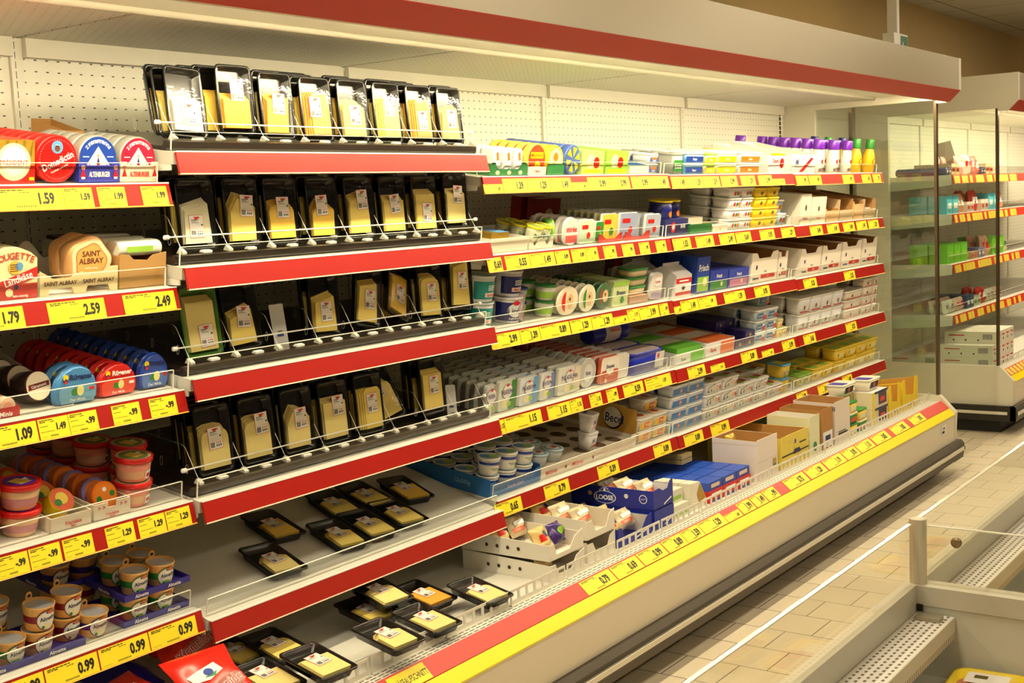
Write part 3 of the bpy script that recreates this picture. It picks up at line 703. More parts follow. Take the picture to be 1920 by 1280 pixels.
lying([(900, 1114, -0.10, 0, 'round', .006, 0.020, 0.16, 'cheese tray lying alone on the deck beside the white cartons'),
       (690, 1150, -0.06, 1, 'rect', .0, 0.020, 0.16, 'cheese tray underneath the overlapping pile on the deck'),
       (713, 1118, -0.14, 0, 'round', .010, 0.062, 0.21, 'cheese tray resting on top of the pile on the deck'),
       (795, 1120, -0.06, 3, 'rect', .0, 0.020, 0.16, 'orange cheese tray at the back of the deck pile'),
       (800, 1166, -0.08, 0, 'rect', .004, 0.023, 0.16, 'cheese tray with pale square slices next to the deck guard'),
       (727, 1197, -0.08, 0, 'peak', .002, 0.048, 0.16, 'cheese tray overlapping the pile nearest the deck guard'),
       (517, 1216, -0.10, 1, 'round', .010, 0.024, 0.16, 'yellow tray lying behind the red bag on the deck'),
       (597, 1248, -0.10, 0, 'rect', .002, 0.048, 0.16, 'cheese tray lying on another in front of the red bag'),
       (502, 1276, -0.10, 0, 'rect', .020, 0.024, 0.16, 'cheese tray cut off by the lower picture edge on the deck'),
       (436, 1225, 0.04, 1, 'round', .0, 0.020, 0.16, 'dark tray mostly hidden behind the red bags on the deck')], DECK, 'cheese trays lying on the deck')

# ================================================================== goods: packs of many kinds
BLUE = mat((24, 58, 150), .35); DBLUE = mat((18, 24, 104), .35); LBLUE = mat((92, 152, 206), .35); TEAL = mat((20, 138, 132), .35)
GREEN = mat((40, 128, 44), .4); LGREEN = mat((150, 196, 70), .4); CRIM = mat((158, 24, 58), .35); ORANGE = mat((238, 120, 24), .35); PURP = mat((92, 44, 160), .35)
LILAC = mat((140, 132, 206), .35); CREAM = mat((238, 224, 180), .5); PINK = mat((238, 170, 150), .4); GOLD = mat((196, 160, 62), .3, .7); GREYP = mat((150, 152, 146), .4)
PRED = mat((212, 26, 20), .32); CLEARP = mat((214, 218, 214), .12, spec=.8); LETT = mat((250, 250, 246), .5); NAVY = mat((26, 32, 92), .45); BROWN = mat((92, 52, 28), .55)

def disc_node(r, t, side, face, prn=None, lid=None, n=32):
    q = .955 if lid else 1.0
    b = MB().lathe([(r*.95*q, 0), (r*q, r*.08), (r*q, t-r*.08), (r*.95*q, t)], side, n, 'y', 0, r)
    p = MB(); p.disc(0, r, r*.94, -.0006, face, n)
    if prn: prn(p, r)
    kids = [N('front_label', p, fix=False)]
    if lid: kids.append(N('lid_rim', MB().lathe([(r*.95, -.001), (r, .001), (r, .006), (r*.95, .008)], lid, n, 'y', 0, r, caps=(False, False))))
    return N('round_pack', b, kids)
def tub_node(r, rb, h, body, lid, band=None, top=None, prn=None, name='tub', n=28, foil=None, top_prn=None, lh=.007):
    hb = h-lh
    prof = [(rb*.94, 0), (rb, .003), (rb+(r*.94-rb)*.5, hb*.5), (r*.94, hb)]
    b = MB().lathe(prof, body, n)
    l = MB().lathe([(r*.95, hb), (r, hb+.001), (r, h-.001), (r*.93, h), (r*.90, h-.002)], lid, n, capm=[lid, top or lid])
    kids = [N('lid', l)]
    if band:
        z0, z1, m = band
        f = lambda z: rb+(r*.94-rb)*z/hb+.0006
        kids.append(N('label_band', MB().lathe([(f(hb*z0), hb*z0), (f(hb*z1), hb*z1)], m, n, caps=(False, False))))
    if prn:
        p = MB(); s = rb+(r*.94-rb)*.5
        prn(p, r, hb); p.slice_x(r*.22)
        # wrap the printing round the tub
        f = lambda z: rb+(r*.94-rb)*z/hb+.0012
        p.v = [(f(z)*math.sin(x/s), y-f(z)*math.cos(x/s), z) for x, y, z in p.v]
        kids.append(N('front_label', p, fix=False))
    if top_prn:
        p = MB(); top_prn(p, r); p.v = [(x, z, h-.0014+abs(y)*.5) for x, y, z in p.v]; kids.append(N('lid_label', p, fix=False))
    return N(name, b, kids)
def rect_tub(w, d, h, body, lid, prn=None, top_prn=None, lh=.008, taper=.84, name='tub', rad=.18, top=None):
    R = min(w, d)*rad; cy = d/2; hb = h-lh
    def o(s, k=1): return [(a*s, cy+(b)*s) for a, b in rr(w, d, R, 3)]
    b = MB().loft([(o(taper), 0), (o(.96), hb)], 'z', body)
    l = MB().loft([(o(.97), hb-.001), (o(1.0), hb), (o(1.0), h-.002), (o(.96), h), (o(.88), h-.0015)], 'z', lid, capm=[lid, top or lid])
    kids = [N('lid', l)]
    sl_ = lambda z: cy-(d/2)*(taper+(.96-taper)*z/hb)-.0008
    if prn:
        p = MB(); prn(p, w, hb); p.v = [(x, sl_(z)+y, z) for x, y, z in p.v]; kids.append(N('front_label', p, fix=False))
    if top_prn:
        p = MB(); top_prn(p, w, d); p.v = [(x, z, h-.0008-y) for x, y, z in p.v]; kids.append(N('lid_label', p, fix=False))
    return N(name, b, kids)
def box_node(w, d, h, m, prn=None, name='carton', top=None, topm=None):
    b = MB().box(-w/2, w/2, 0, d, 0, h, m); kids = []
    if topm: b.quad((-w/2, 0, h+.0004), (w/2, 0, h+.0004), (w/2, d, h+.0004), (-w/2, d, h+.0004), topm)
    if prn:
        p = MB(); prn(p, w, h); p.v = [(x, y-.0006, z) for x, y, z in p.v]; kids.append(N('front_label', p, fix=False))
    return N(name, b, kids)
def open_box(w, d, hf, hs, hb, out, inn=None, prn=None, side_prn=None, notch=None, t=.003, name='open_carton', back=None):
    """card tray: front, two sides falling from back to front, back; notch = front outline from (-w/2..w/2)"""
    inn = inn or CARD
    b = MB().box(-w/2, w/2, 0, d, 0, .002, out)
    fp = [(-w/2, 0), (w/2, 0)]+[(a, c) for a, c in reversed(notch)] if notch else [(-w/2, 0), (w/2, 0), (w/2, hf), (-w/2, hf)]
    b.prism(fp, 0, t, 'y', out)
    for s in (-1, 1):
        x0, x1 = (-w/2, -w/2+t) if s < 0 else (w/2-t, w/2)
        e = .002
        b.prism([(t, .002), (d-t, .002), (d-t, hs[1]), (t, hs[0])], x0, x1, 'x', out)
        xi = x0+t+.0003 if s < 0 else x1-t-.0003
        b.quad((xi, t, .002), (xi, d-t, .002), (xi, d-t, hs[1]-e*.2), (xi, t, hs[0]-e*.2), inn)
    bp = [(-w/2, 0), (w/2, 0)]+[(a, c) for a, c in reversed(back)] if back else [(-w/2, 0), (w/2, 0), (w/2, hb), (-w/2, hb)]
    b.prism(bp, d-t, d, 'y', out)
    if not back: b.rect(-w/2+t, w/2-t, .002, hb-.0005, d-t-.0003, inn)
    kids = []
    if prn:
        p = MB(); prn(p, w, hf); p.v = [(x, y-.0006, z) for x, y, z in p.v]; kids.append(N('front_label', p, fix=False))
    if side_prn:
        p = MB(); side_prn(p, d, hs[0]); p.v = [(-w/2-.0008+y, d-x, z) for x, y, z in p.v]; kids.append(N('side_label', p, fix=False))
    return N(name, b, kids)
def standing_pack(w, h, t, front, prn=None, back=None, rad=.014):
    o = lambda s: [(a*s, h/2+(b)*s) for a, b in rr(w, h, rad, 4)]
    b = MB().loft([(o(.95), 0), (o(.97), t*.3), (o(1.0), t*.34), (o(1.0), t*.40), (o(.90), t*.44), (o(.84), t)], 'y', back or CLEARP, capm=[front, back or CLEARP])
    kids = []
    if prn:
        p = MB(); prn(p, w, h); p.v = [(x, y-.0006, z) for x, y, z in p.v]; kids.append(N('front_label', p, fix=False))
    return N('standing_pack', b, kids)
def bag_node(w, h, t, m, prn=None, seed=1, name='bag'):
    rnd = random.Random(seed); nx, nz = 14, 16; b = MB(); kn = [(rnd.uniform(-9, 9), rnd.uniform(-9, 9), rnd.uniform(0, 6)) for _ in range(6)]
    def hgt(a, c):
        e = max(0, (1-abs(2*a)**2.4))**.8*max(0, (1-abs(2*c)**3))**.7
        return e*(1+.26*sum(math.sin(k[0]*a+k[1]*c+k[2]) for k in kn)/2)
    for sgn in (-1, 1):
        pts = []
        for j in range(nz+1):
            for i in range(nx+1):
                a, c = i/nx-.5, j/nz-.5
                pts.append((a*w*(1-.05*math.sin(9*c)), sgn*(.0006+t/2*hgt(a, c)), h/2+c*h))
        f = [(j*(nx+1)+i, j*(nx+1)+i+1, (j+1)*(nx+1)+i+1, (j+1)*(nx+1)+i) for j in range(nz) for i in range(nx)]
        b.add(pts, f, m, True)
    kids = []
    if prn:
        p = MB(); prn(p, w, h); p.slice_x(w*.06); p.v = [(x, -t/2*hgt(x/w, z/h-.5)-.0022+y, z) for x, y, z in p.v]; kids.append(N('front_label', p, fix=False))
    return N(name, b, kids)
def bottle_node(r, h, body, capm, prn=None, capr=.6):
    hb = h*.70
    b = MB().lathe([(r*.9, 0), (r, .004), (r, hb*.55), (r*.92, hb*.75), (r*capr*.9, hb), (r*capr*.8, hb+.004)], body, 16)
    c = MB().lathe([(r*capr*1.02, hb+.002), (r*capr*1.05, hb+.006), (r*capr*.98, h-.003), (r*capr*.88, h)], capm, 16)
    kids = [N('cap', c)]
    if prn:
        p = MB(); prn(p, r, hb); p.slice_x(r*.3); p.v = [(r*1.01*math.sin(x/r), -r*1.01*math.cos(x/r)+y, z) for x, y, z in p.v]; kids.append(N('front_label', p, fix=False))
    return N('bottle', b, kids)
def T_(txt, m=LETT, cx=0, cz=.5, h=.2, wm=.9, rot=0, bold=.02):
    return lambda p, w, hh: p.text(txt, cx*w, cz*hh, h*hh, -.0008, m, wmax=wm*w, rot=rot, bold=bold)
def both(*fs):
    return lambda p, a, b: [f(p, a, b) for f in fs]
def R_(x0, x1, z0, z1, m, y=-.0004): return lambda p, w, h: p.rect(x0*w, x1*w, z0*h, z1*h, y, m)
def O_(cx, cz, r, m, y=-.0005, sx=1.0): return lambda p, w, h: p.disc(cx*w, cz*h, r*h, y, m, 20, sx)

# ------------------------------------------------------------------ A: soft cheeses
on('A1')
X0, X1, z, H = sl('A1', -20, 60, 268); W = X1-X0
def pres(p, w, h):
    p.rect(-w*.5, w*.5, 0, h*.42, -.0003, PRED); p.rect(-w*.5, w*.5, h*.42, h, -.0003, mat((150, 118, 30), .4))
    for i in range(5): p.flat([(-w*.48+i*w*.2, h*.50), (-w*.42+i*w*.2, h*.50), (-w*.30+i*w*.2, h*.98), (-w*.36+i*w*.2, h*.98)], -.0005, GOLD)
    p.disc(0, h*.50, h*.43, -.0008, CREAM); p.disc(0, h*.52, h*.33, -.0012, mat((252, 248, 226), .5)); p.text('PRÉSIDENT', 0, h*.50, h*.13, -.0016, PRED, wmax=w*.88)
    for s in (-1, 1): p.rect(s*w*.42-.006, s*w*.42+.006, h*.08, h*.15, -.0008, YELS)
nd = box_node(W, W*.9, H, mat((208, 60, 30), .45), pres, 'cheese_box')
row(nd, (X0+X1)/2, .045, z, 2, W*.95, 'red and gold square cheese box with cream disc', 'cheese box', 'square cheese boxes on the top shelf')
X0, X1, z, H = sl('A1', 62, 141); r = (X1-X0)/2
def dome(p, r):
    for i in range(48):
        a = 2*math.pi*i/48; p.disc(r*.82*math.cos(a), r+r*.82*math.sin(a), r*.014, -.0010, LETT, 6)
    p.disc(.0, r*1.50, r*.27, -.0010, LBLUE); p.disc(.0, r*1.44, r*.13, -.0014, BROWN); p.disc(0, r*1.55, r*.07, -.0014, PINK)
    p.text('Domedictin', r*.02, r*.92, r*.30, -.0012, LETT, wmax=r*1.55, rot=.42, bold=.02)
    p.text('herzhaft und mild', r*.10, r*.62, r*.09, -.0012, LETT, wmax=r*1.0, rot=.42)
nd = disc_node(r, .030, PRED, mat((186, 20, 18), .3), dome)
row(nd, (X0+X1)/2, .045, z, 8, .033, 'round red wrapped cheese with white gothic lettering', 'round cheese', 'round red cheeses on the top shelf')
def goat(face, ring):
    def f(p, r):
        p.disc(0, r, r*.93, -.0008, face, 32)
        p.flat([(-r*.66, r*.62), (r*.66, r*.62), (0, r*1.52)], -.0012, mat((226, 226, 220), .4)); p.disc(0, r*.62, r*.42, -.0010, mat((214, 216, 212), .4))
        p.disc(0, r*1.12, r*.07, -.0016, PINK, 10); p.flat([(-r*.09, r*.76), (r*.09, r*.76), (0, r*1.08)], -.0016, NAVY); p.rect(-r*.07, r*.07, r*.70, r*.77, -.0016, PRED)
        p.arc_text('ZIEGENKÄSE', 0, r*.96, r*.56, r*.17, -.0018, ring, math.pi*1.16, math.pi*1.84, up=False)
        p.arc_text('Zimmermanns', 0, r, r*.74, r*.15, -.0014, LETT, math.pi*.78, math.pi*.22)
        for s in (-1, 1): p.rect(s*r*.62-r*.16, s*r*.62+r*.16, r*1.05, r*1.09, -.0014, LETT)
    return f
def trolls(m):
    def f(p, w, h):
        p.text('ALTENBURGER', 0, h*.40, h*.26, -.0006, m, wmax=w*.52, bold=.03)
        for s in (-1, 1):
            x = s*w*.40; p.disc(x, h*.72, h*.12, -.0006, PINK, 10); p.flat([(x-h*.15, h*.28), (x+h*.15, h*.28), (x, h*.70)], -.0006, PRED); p.rect(x-h*.10, x+h*.10, h*.18, h*.28, -.0006, LETT)
    return f
for (p0, p1, top, face, ring, card, tx, nm) in ((143, 219, 250, BLUE, PRED, mat((40, 48, 158), .5), LETT, 'blue'), (221, 312, 260, CRIM, NAVY, mat((238, 222, 200), .5), PRED, 'crimson')):
    X0, X1, z, H = sl('A1', p0, p1, top); W = X1-X0; r = W*.48
    nd = open_box(W, .24, W*.44, (W*.40, W*.40), W*.40, card, mat((236, 226, 206), .6), trolls(tx), notch=[(-W/2, W*.44), (-W*.34, W*.44), (-W*.30, W*.36), (W*.30, W*.36), (W*.34, W*.44), (W/2, W*.44)])
    spawn(nd, ((X0+X1)/2, .045, z), '%s open carton on the top shelf holding round goat cheeses' % ('blue' if nm == 'blue' else 'cream'), 'carton', 'cheese cartons')
    nd = disc_node(r, .036, mat((168, 168, 160), .2, .3), face, goat(face, ring))
    row(nd, (X0+X1)/2, .051, z+.0026, 5, .0375, '%s round goat cheese with white triangle label' % nm, 'round cheese', 'round goat cheeses in cartons')
X0, X1, z, H = sl('A1', 110, 230, None, .36)
nd = open_box(X1-X0, .14, .10, (.10, .12), .12, CARD, CARD)
spawn(nd, ((X0+X1)/2, .34, z), 'brown open carton standing at the back of the top shelf', 'carton')

on('A2')
X0, X1, z, H = sl('A2', -22, 65, 470); W = X1-X0
def roug(p, w, h):
    p.rect(-w*.5, w*.5, 0, h*.30, -.0004, mat((178, 40, 34), .5)); p.flat([(-w*.5, h*.30), (w*.5, h*.62), (w*.5, h*.42), (-w*.1, h*.22), (-w*.5, h*.16)], -.0007, mat((186, 36, 30), .5))
    p.arc_text('ROUGETTE', 0, -h*.05, h*.90, h*.13, -.0008, mat((176, 62, 38), .5), math.pi*.64, math.pi*.36)
    p.disc(0, h*.62, h*.13, -.0008, mat((226, 180, 60), .5)); p.disc(w*.10, h*.64, h*.08, -.0011, LBLUE)
    for i in range(4): p.rect(-w*.10, w*.07, h*(.55+.04*i), h*(.565+.04*i), -.0012, BROWN)
    p.text('Landkäse', w*.08, h*.40, h*.15, -.0012, LETT, wmax=w*.62, rot=.28); p.disc(-w*.12, h*.14, h*.08, -.0010, CREAM); p.disc(w*.03, h*.24, h*.05, -.0012, NAVY, 10); p.text('fein-würzig', w*.12, h*.06, h*.07, -.0010, LETT, wmax=w*.5)
arch = [(-W/2, 0), (W/2, 0), (W/2, H*.78), (W*.36, H*.90), (W*.12, H), (-W*.12, H), (-W*.36, H*.90), (-W/2, H*.78)]
m = MB().prism(arch, 0, .10, 'y', mat((232, 218, 170), .5)); p = MB(); roug(p, W, H); p.v = [(a, b-.0006, c) for a, b, c in p.v]
row(N('cheese_box', m, [N('front_label', p, fix=False)]), (X0+X1)/2, .045, z, 2, .105, 'cream arched cheese box with red ribbon', 'cheese box', 'arched cheese boxes')
X0, X1, z, H = sl('A2', 70, 216, 508); W = X1-X0; xc = (X0+X1)/2
TAN = mat((214, 196, 150), .55)
ft = [(-W/2, 0), (-W*.40, 0), (-W*.37, H*.28), (-W*.10, H*.28), (-W*.07, 0), (W*.07, 0), (W*.10, H*.28), (W*.37, H*.28), (W*.40, 0), (W/2, 0), (W/2, H), (W*.40, H), (W*.34, H*.82), (W*.10, H*.80), (W*.03, H*.86), (-W*.03, H*.80), (-W*.12, H*.66), (-W*.34, H*.66), (-W*.40, H*.80), (-W/2, H*1.0)]
b = MB().prism(ft, 0, .003, 'y', TAN)
wave = [(-W/2+W*i/24, H*1.25+H*.38*math.cos(i/24*4*math.pi)) for i in range(25)]
b.prism([(-W/2, 0), (W/2, 0)]+list(reversed(wave)), .21, .213, 'y', CARDW)
for s in (-1, 1): b.prism([(.003, .001), (.21, .001), (.21, H*1.2), (.10, H*.75), (.003, H*.9)], s*W/2-(.003 if s > 0 else 0), s*W/2+(.003 if s < 0 else 0), 'x', CARDW)
b.box(-W/2, W/2, .003, .21, 0, .001, CARDW)
p = MB()
for s in (-1, 1): p.text('SAINT ALBRAY', s*W*.245, H*.47, H*.17, -.0008, BROWN, wmax=W*.42, bold=.03)
spawn(N('open_carton', b, [N('front_label', p, label='brown lettering', fix=False)]), (xc, .045, z), 'tan footed carton with wavy white back, lettered twice, second shelf', 'carton')
X0, X1, _, H2 = sl('A2', 126, 204, 458, .06, .07); r = (X1-X0)/2
fl = lambda s: [(r*s*(1+.06*math.cos(5*t-.3))*math.cos(t), r+r*s*(1+.06*math.cos(5*t-.3))*math.sin(t)) for t in [2*math.pi*i/60 for i in range(60)]]
m = MB().loft([(fl(.95), 0), (fl(1), .004), (fl(1), .038), (fl(.95), .042)], 'y', mat((228, 172, 112), .5))
p = MB(); p.flat(fl(.93), -.0006, mat((240, 214, 170), .5)); p.flat(fl(.74), -.0009, mat((176, 66, 20), .5)); p.flat(fl(.71), -.0012, mat((238, 168, 92), .5))
p.text('SAINT', 0, r*1.34, r*.24, -.0016, BROWN, bold=.03); p.text('ALBRAY', 0, r*1.04, r*.24, -.0016, BROWN, bold=.03); p.text('mild & cremig', 0, r*.74, r*.10, -.0016, LETT); p.disc(0, r*.42, r*.12, -.0016, CREAM, 12)
nd = N('flower_cheese', m, [N('front_label', p, fix=False)])
row(nd, (X0+X1)/2, .060, z+.012, 2, .048, 'orange flower shaped cheese in the tan carton', 'cheese', 'flower shaped cheeses')
X0, X1, z, H = sl('A2', 219, 306, 484); W = X1-X0
nd = open_box(W, .22, H, (H*1.02, H*1.1), H*1.1, mat((172, 130, 74), .7, var=.08, vscale=14), CARD, notch=[(-W/2, H*1.1), (-W*.30, H*1.06), (-W*.20, H*.90), (W*.1, H*.86), (W*.2, H*1.0), (W/2, H*1.08)])
spawn(nd, ((X0+X1)/2, .045, z), 'torn brown carton at the end of the second soft cheese shelf', 'carton')
for k in range(3):
    m = MB().loft([(rr(.050, .034, .015, 4, 0, .017), -W*.46), (rr(.054, .038, .017, 4, 0, .017), -W*.42), (rr(.054, .038, .017, 4, 0, .017), W*.42), (rr(.050, .034, .015, 4, 0, .017), W*.46)], 'x', mat((232, 232, 216), .12, spec=.7))
    m2 = MB().box(-W*.30, W*.25, -.0285, -.0275, .010, .024, LGREEN)
    spawn(N('cheese_roll', m, [N('green_label', m2)]), ((X0+X1)/2, .080+.058*k, z+H*.98), 'white filmed cheese roll with green print in the torn carton, %s back' % ORD[k], 'cheese roll', 'white cheese rolls')

on('A3')
X0, X1, z, H = sl('A3', -60, 30, 730); W = X1-X0
nd = open_box(W, .20, .022, (.022, .03), .04, mat((190, 40, 44), .5), mat((170, 60, 50), .6), T_('Minis', LETT, .2, .4, .5, .3))
spawn(nd, ((X0+X1)/2, .040, z), 'low red carton of small pale round cheeses, third shelf', 'carton')
nd = disc_node(.020, .05, mat((232, 188, 160), .3), mat((238, 204, 176), .3), lambda p, r: (p.disc(0, r, r*.55, -.001, PINK, 16)))
row(nd, X1-.026, .046, z+.0026, 3, .054, 'small pale pink round cheese in the low red carton', 'round cheese', 'small pale round cheeses')
X0, X1, z, H = sl('A3', 40, 106, 690); W = .115
nd = open_box(.150, .34, .003, (.02, .080), .085, mat((214, 206, 194), .6), CARDW, back=[(-.075, .075), (-.06, .085), (.06, .085), (.075, .075)])
xg = Xat(88, .05, z+.03)
spawn(nd, (xg-.012, .042, z), 'white carton with tall hand hole back holding black and red cheeses', 'carton')
def ger(p, r):
    p.disc(0, r, r*.92, -.0008, mat((234, 222, 196), .4)); p.flat([(-r*.8, r*.75), (r*.8, r*.95), (r*.82, r*1.28), (-r*.75, r*1.12)], -.0012, mat((110, 30, 22), .4)); p.text('Géramont', 0, r*1.02, r*.20, -.0016, LETT, wmax=r*1.2, rot=.12)
gb = disc_node(.035, .058, mat((34, 20, 18), .3), mat((150, 30, 24), .35), ger)
for k in range(4):
    spawn(gb, (xg-.014, .056+.072*k, z+.019), 'black and red banded round cheese lying in the white carton, %s' % ORD[k], 'round cheese', 'black and red round cheeses', rx=-.25, rz=.06)
def rueg(w, h, d, body, band, nm):
    o = lambda s: [(a*s, b*s+h*(1-s)*.5) for a, b in [(-w*.42, 0), (w*.42, 0), (w*.49, h*.12), (w*.5, h*.38), (w*.44, h*.66), (w*.30, h*.88), (w*.10, h), (-w*.10, h), (-w*.30, h*.88), (-w*.44, h*.66), (-w*.5, h*.38), (-w*.49, h*.12)]]
    b = MB().loft([(o(.88), 0), (o(.93), d*.12), (o(.94), d*.36), (o(1.0), d*.38), (o(1.0), d*.46), (o(.93), d*.50), (o(.86), d)], 'y', body)
    p = MB(); y = -.0010
    p.flat([(a*.84, b*.84+h*.06) for a, b in [(-w*.42, 0), (w*.42, 0), (w*.49, h*.15), (w*.5, h*.42), (w*.40, h*.52), (-w*.40, h*.52), (-w*.5, h*.42), (-w*.49, h*.15)]], y, band)
    p.text('Rügener', w*.08, h*.70, h*.20, y-.0006, LETT if nm == 'red' else NAVY, wmax=w*.52, bold=.035)
    x = -w*.27; p.disc(x, h*.74, h*.08, y-.0006, YELS, 12); p.flat([(x-h*.09, h*.62), (x+h*.09, h*.62), (x, h*.72)], y-.0008, NAVY); p.disc(x, h*.62, h*.045, y-.001, PRED, 8)
    p.disc(-w*.06, h*.34, h*.10, y-.0006, GREEN, 12); p.disc(w*.06, h*.36, h*.14, y-.0008, mat((236, 226, 150), .4), 14, .75)
    p.text('Der Milde', 0, h*.14, h*.08, y-.0006, LETT, wmax=w*.5); p.rect(w*.26, w*.38, h*.34, h*.42, y-.0006, PRED if nm != 'red' else LETT)
    return N('cheese_pack', b, [N('front_label', p, fix=False)])
for (p0, p1, top, body, band, nm, n, yf) in ((100, 184, 690, mat((70, 136, 196), .25), mat((110, 166, 206), .3), 'light blue', 2, .045), (181, 257, 686, mat((206, 24, 20), .22), mat((226, 70, 50), .3), 'red', 9, .052), (258, 323, 668, mat((36, 74, 176), .22), mat((80, 112, 186), .3), 'dark blue', 10, .060)):
    X0, X1, z, H = sl('A3', p0, p1, top, yf)
    row(rueg(X1-X0, H, .036, body, band, nm), (X0+X1)/2, yf, z, n, .0392, '%s dome shaped cheese pack with island lettering' % nm, 'cheese pack', 'dome shaped cheese packs', rz=.02)

on('A4')
TUBB = mat((238, 196, 150), .35)
def redtop(m): return lambda p, r: (p.disc(0, 0, r*.74, -.001, m, 20), p.flat([(-r*.2, -r*.5), (r*.5, -r*.3), (r*.1, r*.4), (-r*.5, r*.2)], -.0012, mat((226, 190, 80), .4)), p.flat([(r*.1, r*.1), (r*.45, -.1*r), (r*.5, r*.3)], -.0014, LETT))
t1 = tub_node(.048, .036, .061, TUBB, PRED, (.22, .62, mat((206, 140, 150), .4)), top=PRED, top_prn=redtop(PURP), lh=.014)
X0, X1, z, H = sl('A4', 14, 84, 905, .06)
heap(t1, (X0+X1)/2-.10, .095, z, 2, 1, 2, .102, .1, .0615, 'red lidded salad tub with purple lid print', 'tub', 'red lidded tubs with purple print')
heap(t1, (X0+X1)/2-.13, .20, z, 2, 1, 1, .104, .1, .0615, 'red lidded tub with purple print farther back', 'tub', 'red lidded tubs with purple print')
X0, X1, z, H = sl('A4', 88, 164, 945); W = X1-X0
nd = open_box(W, .36, .034, (.034, .05), .05, mat((226, 214, 196), .6), mat((214, 204, 186), .6), both(T_('Frischkäse', PRED, .05, .45, .25, .4), T_('fein', PRED, .05, .2, .2, .2)))
spawn(nd, ((X0+X1)/2, .040, z), 'white card tray holding yellow round spreads, fourth shelf', 'carton')
yl = disc_node(.031, .045, YELS, mat((226, 92, 40), .35), lambda p, r: (p.disc(0, r*1.1, r*.5, -.001, mat((238, 208, 70), .4), 14), p.disc(-r*.4, r*.8, r*.3, -.0012, GREEN, 10)), lid=YELS)
for k in range(4): spawn(yl, ((X0+X1)/2, .055+.070*k, z+.038), 'yellow rimmed round spread lying in the white card tray, %s' % ORD[k], 'round pack', 'yellow rimmed round spreads', rx=-.75)
X0, X1, z, H = sl('A4', 169, 237, 924); W = X1-X0
nd = open_box(W, .42, .040, (.040, .052), .052, mat((230, 216, 200), .6), mat((206, 190, 170), .6), both(T_('> >', PRED, -.3, .75, .2, .2), T_('> >', PRED, .3, .75, .2, .2), T_('Frischkäse', PRED, 0, .30, .16, .4), T_('leicht', PRED, 0, .14, .13, .3)),
              notch=[(-W/2, .040), (-W*.12, .040), (-W*.12, .027), (W*.12, .027), (W*.12, .040), (W/2, .040)])
spawn(nd, ((X0+X1)/2, .040, z), 'white notched card tray with red arrows holding orange spreads', 'carton')
def orf(p, r): p.disc(0, r, r*.80, -.001, mat((236, 134, 40), .35)); p.disc(-r*.5, r*.85, r*.22, -.0014, GREEN, 10); p.disc(r*.55, r*1.1, r*.2, -.0014, GREEN, 10); p.disc(0, r*1.45, r*.16, -.0014, LETT, 10)
oo = disc_node(.0355, .030, mat((206, 110, 60), .3), ORANGE, orf, lid=ORANGE); pu = disc_node(.0355, .030, mat((196, 100, 80), .3), LILAC, orf, lid=LILAC)
for k in range(9): spawn([oo, pu, oo, pu, oo, pu, pu, oo, pu][k], ((X0+X1)/2, .058+.038*k, z+.012), '%s rimmed round spread leaning in the notched tray, %s from the front' % (['orange', 'lilac', 'orange', 'lilac', 'orange', 'lilac', 'lilac', 'orange', 'lilac'][k], ORD[k]), 'round pack', 'leaning round spreads', rx=-.30)
t2 = tub_node(.047, .036, .062, mat((234, 150, 128), .25), PRED, (.18, .60, mat((226, 176, 140), .4)), top=mat((206, 190, 150), .35), top_prn=redtop(mat((120, 130, 60), .4)), lh=.014, prn=lambda p, r, h: (p.rect(.006, .026, h*.15, h*.58, -.0006, LETT), p.rect(.010, .022, h*.25, h*.45, -.001, PRED)))
xa = Xat(247, .09, z+.04); xb = min(Xat(288, .13, z+.04), -1.312)
heap(t2, xa, .092, z, 1, 1, 2, .1, .1, .0625, 'pink salad tub with red lid at the front of the group', 'tub', 'pink salad tubs with red lids')
heap(t2, xb, .185, z, 1, 1, 2, .1, .1, .0625, 'pink salad tub with red lid by the sliced cheese side', 'tub', 'pink salad tubs with red lids')
heap(t2, xa+.004, .260, z, 1, 3, 2, .1, .098, .0625, 'pink salad tub with red lid in the dim back row', 'tub', 'pink salad tubs with red lids')
heap(t2, xb-.012, .285, z, 1, 2, 1, .1, .098, .0625, 'single pink salad tub with red lid at the back', 'tub', 'pink salad tubs with red lids')

